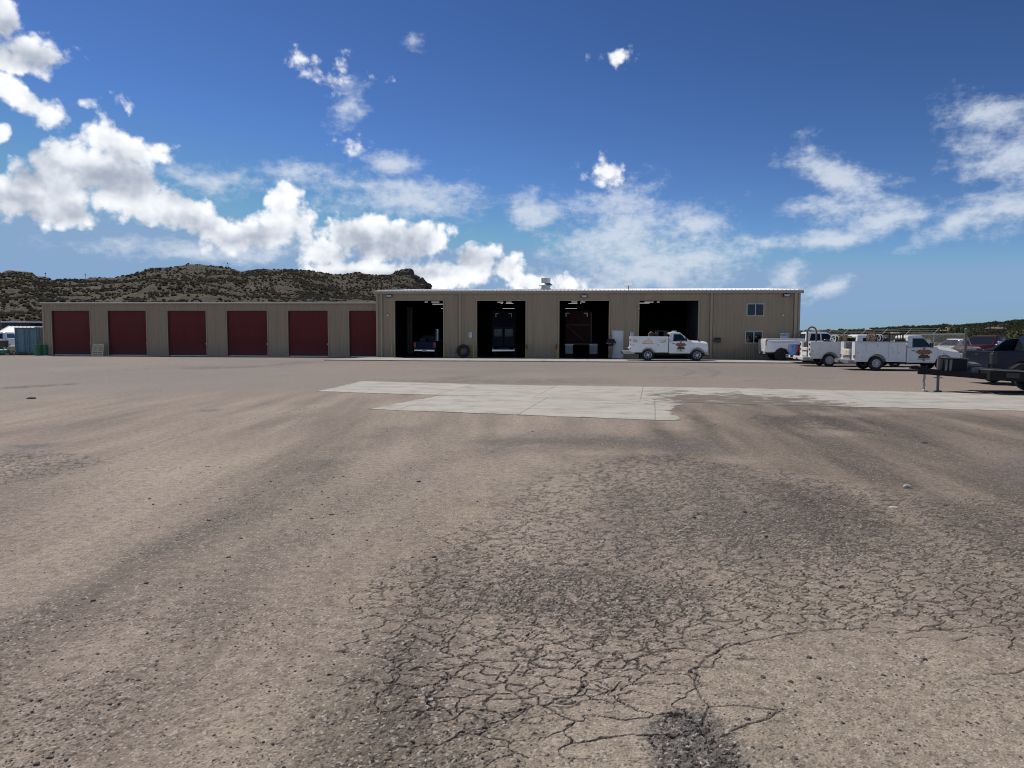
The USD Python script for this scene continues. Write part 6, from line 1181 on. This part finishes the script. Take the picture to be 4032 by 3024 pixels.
# ---- rock outcrops: the knob at the right end of the ridge and the butte at its left end
M_ROCK = mat('ridge_rock', (0.085, 0.065, 0.050), 0.95, var=0.35, vscale=0.15, bump=0.5, bscale=0.5)
def boulder(seed, size):
    s_ = trimesh.creation.icosphere(3, 1.0); v = s_.vertices; k = fbm(v * 1.6 + seed * 7.1, 4, seed); c_ = np.round(k * 5) / 5; s_.vertices = v * (0.62 + .75 * (0.5 * k + .5 * c_))[:, None] * size; return s_
for px, py, wpx, hpx, lab in ((1598, 1078, 52, 26, 'dark craggy rock knob at the right end of the ridge'), (1655, 1112, 44, 24, 'dark rock shoulder stepping down right of the craggy knob'), (60, 1086, 120, 26, 'rounded brown rock butte at the left end of the ridge')):
    q_ = at_depth(px, py, 575.0); s_ = 575 / FPX
    b = [shift(boulder(int(px) + 3 * i, (wpx * s_ * f_, wpx * s_ * .6 * f_, hpx * s_ * g_)), (dx * wpx * s_, dy, -hpx * s_ * dz)) for i, (f_, g_, dx, dy, dz) in enumerate(((.62, .95, 0, 0, .2), (.5, .6, -.45, 6, .5), (.5, .6, .5, 4, .6), (.4, .5, .15, -8, .8)))]
    tag(part('rock_outcrop', [shift(x_, q_) for x_ in b], M_ROCK, None, smooth=False), lab, 'rock')
# ---- masts on the ridge, poles and houses on the right hillside
for px, y0, y1, lab in ((181, 1073, 1099, 'thin mast on the ridge nearest the left butte'), (338, 1078, 1101, 'thin mast on the ridge between the two other masts'), (898, 1034, 1056, 'thin mast with a side box on the ridge right of the summit')):
    a_, b_ = at_depth(px, y1, 590.0), at_depth(px, y0, 590.0); t = thing('radio_mast', lab, 'mast', tuple(a_), 0, 'masts on the ridge')
    part('mast_pole', cyl(.16, b_[2] - a_[2] + 2, 'z', (0, 0, (b_[2] - a_[2]) / 2 - 1), 8), M_DARK, t); part('antenna', rbox(-.7, -.3, (b_[2] - a_[2]) * .78, .0, .3, (b_[2] - a_[2]) * .92, .05, 4), M_DARK, t)
for px, py, r, lab in ((3898, 1277, 420, 'wooden utility pole left of the two behind the dark red pickup'), (3952, 1276, 430, 'wooden utility pole right of the two behind the dark red pickup')):
    P_, z_ = hill_z(px, r); tp = at_depth(px, py, P_[1])[2]; t = thing('utility_pole', lab, 'utility pole', (*P_, z_ - .2), 0, 'utility poles on the right hillside')
    part('pole', cyl(.30, tp - z_ + .3, 'z', (0, 0, (tp - z_) / 2 + .1), 10), mat('creosote_pole_%d' % px, (0.03, 0.025, 0.02), 0.9), t); part('crossarm', rbox(-2.2, -.15, tp - z_ - .75, 2.2, .15, tp - z_ - .25, .03, 4), M_DARK, t); part('insulator', [cyl(.10, .35, 'z', (x_, 0, tp - z_), 8) for x_ in (-1.4, -.6, .6, 1.4)], M_GALV, t)
def house(px, py, r, w, d, h, roof_h, yaw, wc_, rc_, lab, foot=4):
    az = azel(px, py); P_ = np.array([math.sin(az[0]) * r, math.cos(az[0]) * r]); z_ = at_depth(px, py, P_[1])[2]
    t = thing('house', lab, 'house', (*P_, z_), yaw, 'houses on the right hillside')
    part('wall', rbox(-w / 2, -d / 2, -foot, w / 2, d / 2, h, .05, 4), wc_, t)
    part('roof', hull([(x_, y_, z__) for x_ in (-w / 2 - .6, w / 2 + .6) for y_, z__ in ((-d / 2 - .7, h + .01), (d / 2 + .7, h + .01), (0, h + roof_h))]), rc_, t)
    for k in range(3): f_ = part('window', rbox(-w / 2 + w * (k + .5) / 3 - .7, -d / 2 - .06, h * .35, -w / 2 + w * (k + .5) / 3 + .7, -d / 2 - .01, h * .8, .02, 4), M_WHITE, t); part('pane', box(-w / 2 + w * (k + .5) / 3 - .6, -d / 2 - .09, h * .40, -w / 2 + w * (k + .5) / 3 + .6, -d / 2 - .065, h * .76), M_CAR_GLASS, f_)
    part('chimney', rbox(w * .2, -.4, h + roof_h * .4, w * .2 + .9, .5, h + roof_h + .8, .05, 4), wc_, t)
W_TAN = mat('stucco_tan', (0.30, 0.22, 0.15), 0.9); W_BRN = mat('stucco_brown', (0.13, 0.085, 0.06), 0.9); R_TAN = mat('roof_tan', (0.33, 0.25, 0.17), 0.9); R_WHT = mat('roof_white', (0.6, 0.6, 0.58), 0.6); R_BRN = mat('roof_brown', (0.17, 0.11, 0.08), 0.9)
house(3920, 1307, 430, 6.5, 5, 1.5, 1.0, 8, W_BRN, R_BRN, 'brown house with low brown roof between the two utility poles')
house(3718, 1313, 380, 7.5, 5, 1.1, .5, 0, W_TAN, R_TAN, 'long tan house low on the hillside left of the gate post')
house(3741, 1301, 520, 4.6, 4, 1.2, .6, 4, W_BRN, R_WHT, 'small white-roofed house among junipers above the long tan house')
house(3418, 1301, 600, 2.6, 2.5, .8, .4, 0, W_TAN, R_WHT, 'tiny white-roofed house on the right hillside above the truck reels')
# ------------------------------------------------------------------ yard clutter at the far left
t = thing('white_roofed_shed', 'low open shed with a bright white sloping metal roof behind the blue container', 'shed', tuple(gnd(60, 1383)) + (0,), 0)
b0 = gnd(60, 1383); s_ = b0[1] / FPX
def lc(px, py, dy): q_ = at_depth(px, py, b0[1] + dy); return (q_[0] - b0[0], dy, q_[2])
r4 = [lc(-60, 1338, 0), lc(76, 1324, 0), lc(140, 1286.5, 6), lc(36, 1284.5, 6)]
part('roof', hull([p_ for p_ in r4] + [(p_[0], p_[1], p_[2] - .06) for p_ in r4]), M_WHITE, t)
for k in range(8):
    f_ = k / 7; a_ = np.array(r4[0]) * (1 - f_) + np.array(r4[1]) * f_; b_ = np.array(r4[3]) * (1 - f_) + np.array(r4[2]) * f_; part('roof_rib', bar(a_ + (0, 0, .03), b_ + (0, 0, .03), .06, .05), M_WHITE, t)
for p_ in (r4[0], r4[1], r4[2], r4[3]): part('post', box(p_[0] - .05, p_[1] - .05, 0, p_[0] + .05, p_[1] + .05, p_[2] - .07), M_DARK, t)
part('back_wall', box(r4[3][0], 6.0, 0, r4[2][0], 6.08, r4[3][2] - .2), M_DARK, t)
q_ = gnd(86, 1352); t = thing('carport', 'long dark flat-roofed carport standing beyond the white shed roof', 'carport', (*q_, 0), 0)
s_ = q_[1] / FPX; ztop = 1.8 + (1314 - 1266) * s_; w_ = 50 * s_
part('roof', rbox(-w_, -2, ztop - .25, w_, 6, ztop, .04, 4), R_WHT, t); part('beam', [box(-w_ + .1, -1.9, ztop - 1.35, w_ - .1, -1.7, ztop - .26)], mat('navy_beam', (0.012, 0.014, 0.03), 0.6), t); part('back_wall', box(-w_ + .1, 5.0, 0, w_ - .1, 5.1, ztop - .26), M_DARK, t)
for x_ in (-w_ + .5, w_ - .5): part('post', box(x_ - .25, -1.95, 0, x_ + .25, -1.5, ztop - 1.36), M_WHITE, t)
pg = gnd(42, 1388); t = thing('pickup_truck', 'white pickup parked under the white shed roof beside the container', 'pickup', (pg[0] + 1.2, pg[1] + .6, 0), 188)
sl_ = spec(rk=.48, wheels='steel'); cab(t, sl_, P_WHITE, M_CAR_GLASS); rear_wheels(t, sl_, 'steel'); pickup_bed(t, sl_, -1.1, 1.32, P_WHITE)
def tank(px, py, R_, L_, m, name, lab, yaw, z0):
    q_ = gnd(px, py); t = thing(name, lab, 'tank', (*q_, 0), yaw)
    b = lathe([(0, -L_ / 2 - R_ * .35), (R_ * .6, -L_ / 2 - R_ * .28), (R_ * .92, -L_ / 2 - R_ * .12), (R_, -L_ / 2), (R_, L_ / 2), (R_ * .92, L_ / 2 + R_ * .12), (R_ * .6, L_ / 2 + R_ * .28), (0, L_ / 2 + R_ * .35)], 'x', (0, 0, R_ + z0), 28)
    part('tank_shell', b, m, t); part('cradle', [box(x_ - .05, -R_ * .7, 0, x_ + .05, R_ * .7, z0 + R_ * .4) for x_ in (-L_ * .3, L_ * .3)], M_DARK, t); part('tank_cap', cyl(.07, .12, 'z', (0, 0, 2 * R_ + z0 + .03), 12), M_DARK, t)
tank(14, 1399, .24, .75, mat('green_tank_paint', (0.03, 0.12, 0.06), 0.4), 'green_tank', 'green horizontal tank on the ground at the far left', 0, .03)
tank(39, 1391, .31, .8, mat('cream_tank_paint', (0.42, 0.38, 0.27), 0.5), 'cream_tank', 'cream round-ended tank behind the green tank', 70, .10)
q_ = gnd(18, 1396); t = thing('post_box', 'dark brown box on a stand above the green tank', 'box', (*q_, 0), 0)
part('box_body', rbox(-.26, -.2, .62, .26, .2, 1.22, .02, 6), mat('dark_brown_box', (0.05, 0.035, 0.028), 0.7), t); part('stand', [box(-.2, -.03, 0, -.14, .03, .62), box(.14, -.03, 0, .2, .03, .62)], M_DARK, t)
q_ = gnd(6, 1360); t = thing('grey_container', 'pale grey corrugated container at the left edge behind the shed', 'container', (q_[0] - .6, q_[1] + 9, 0), 0)
part('container_body', [rbox(-1.6, 0, 0, 1.3, 5, 1.8 + 30 * (q_[1] + 9) / FPX, .03, 6)] , M_GALV, t); part('corner_rib', [box(x_ - .04, -.03, .1, x_ + .04, -.001, 2.6) for x_ in np.linspace(-1.4, 1.1, 9)], M_GALV, t)
q_ = gnd(48, 1398.5); r_ = np.random.default_rng(3)
tag(part('scrap_pile', [shift(boulder(40 + k, r_.uniform(.05, .16, 3)), (q_[0] + r_.normal(0, .45), q_[1] + r_.normal(0, .3), r_.uniform(0, .22))) for k in range(46)], mat('scrap', (0.16, 0.125, 0.095), 0.9, var=0.5, vscale=3), None, smooth=False), None, None, None, 'stuff')
# ------------------------------------------------------------------ loose stones and litter
def stone_mesh(seed):
    s_ = trimesh.creation.icosphere(1, 1.0); r = np.random.default_rng(seed); s_.vertices = s_.vertices * r.uniform(.65, 1.15, (len(s_.vertices), 1)) * (1, .8, .6); return s_
M_STONE_D = mat('dark_stone', (0.055, 0.048, 0.045), 0.85); M_STONE_L = mat('pale_stone', (0.36, 0.31, 0.26), 0.85); M_STONE_M = mat('brown_stone', (0.17, 0.135, 0.11), 0.85)
n = 26000; y_ = 1 / rng.uniform(1 / 16.0, 1 / 2.3, n); x_ = y_ * rng.uniform(-.85, .85, n); P_ = np.column_stack([x_, y_]); 
hh, _, lo_ = ground_fields(P_); keep = rng.random(n) < np.clip(lo_ * .75, .05, 1) ** 1.25; P_, hh, lo_ = P_[keep], hh[keep], lo_[keep]
scatter('gravel', np.column_stack([P_, hh + .001]), np.clip(rng.lognormal(math.log(.0055), .42, len(P_)), .003, .02) * np.where(P_[:, 1] > 5, 1.5, 1.0), [(stone_mesh(1), M_STONE_D), (stone_mesh(2), M_STONE_M), (stone_mesh(3), M_STONE_L), (stone_mesh(4), M_STONE_D), (stone_mesh(5), M_STONE_M)])
def gz(p): return float(ground_fields(np.array([p]))[0][0])
q_ = gnd(3570, 1921); t = part('crushed_cup', shift(turnz(m3.Manifold.batch_hull([m3.Manifold.sphere(.022, 12).translate(p_) for p_ in ((-.022, 0, .018), (.0, .01, .022))]) + m3.Manifold.batch_hull([m3.Manifold.sphere(.020, 12).translate(p_) for p_ in ((.015, .0, .022), (.035, -.01, .018))]), 8), (*q_, gz(q_))), mat('dull_white_cup', (0.40, 0.38, 0.34), 0.6)); tag(t, 'pale crushed cup lying on the gravel at the right', 'litter')
q_ = gnd(3515, 1999); tag(part('paper_scrap', shift(turnz(hull([(-.045, -.01, .004), (.04, -.014, .006), (.05, .01, .010), (-.02, .018, .012), (.0, 0, .018)]), -12), (*q_, gz(q_))), M_WHITE), 'small white paper scrap on the dirt below the crushed cup', 'litter')
for px, py, s_, lab in ((123, 1570, .085, 'flat black rubber scrap lying alone on the asphalt at the left'), (713, 2315, .010, 'dark pebble lying alone on the pale asphalt at lower left'), (3640, 1745, .03, 'dark stone lying in the dirt below the concrete strip')):
    q_ = gnd(px, py); tag(part('loose_stone', shift(boulder(int(px), (s_ * 1.5, s_, s_ * .45)), (*q_, gz(q_) + s_ * .2)), M_STONE_D, None, smooth=False), lab, 'stone')
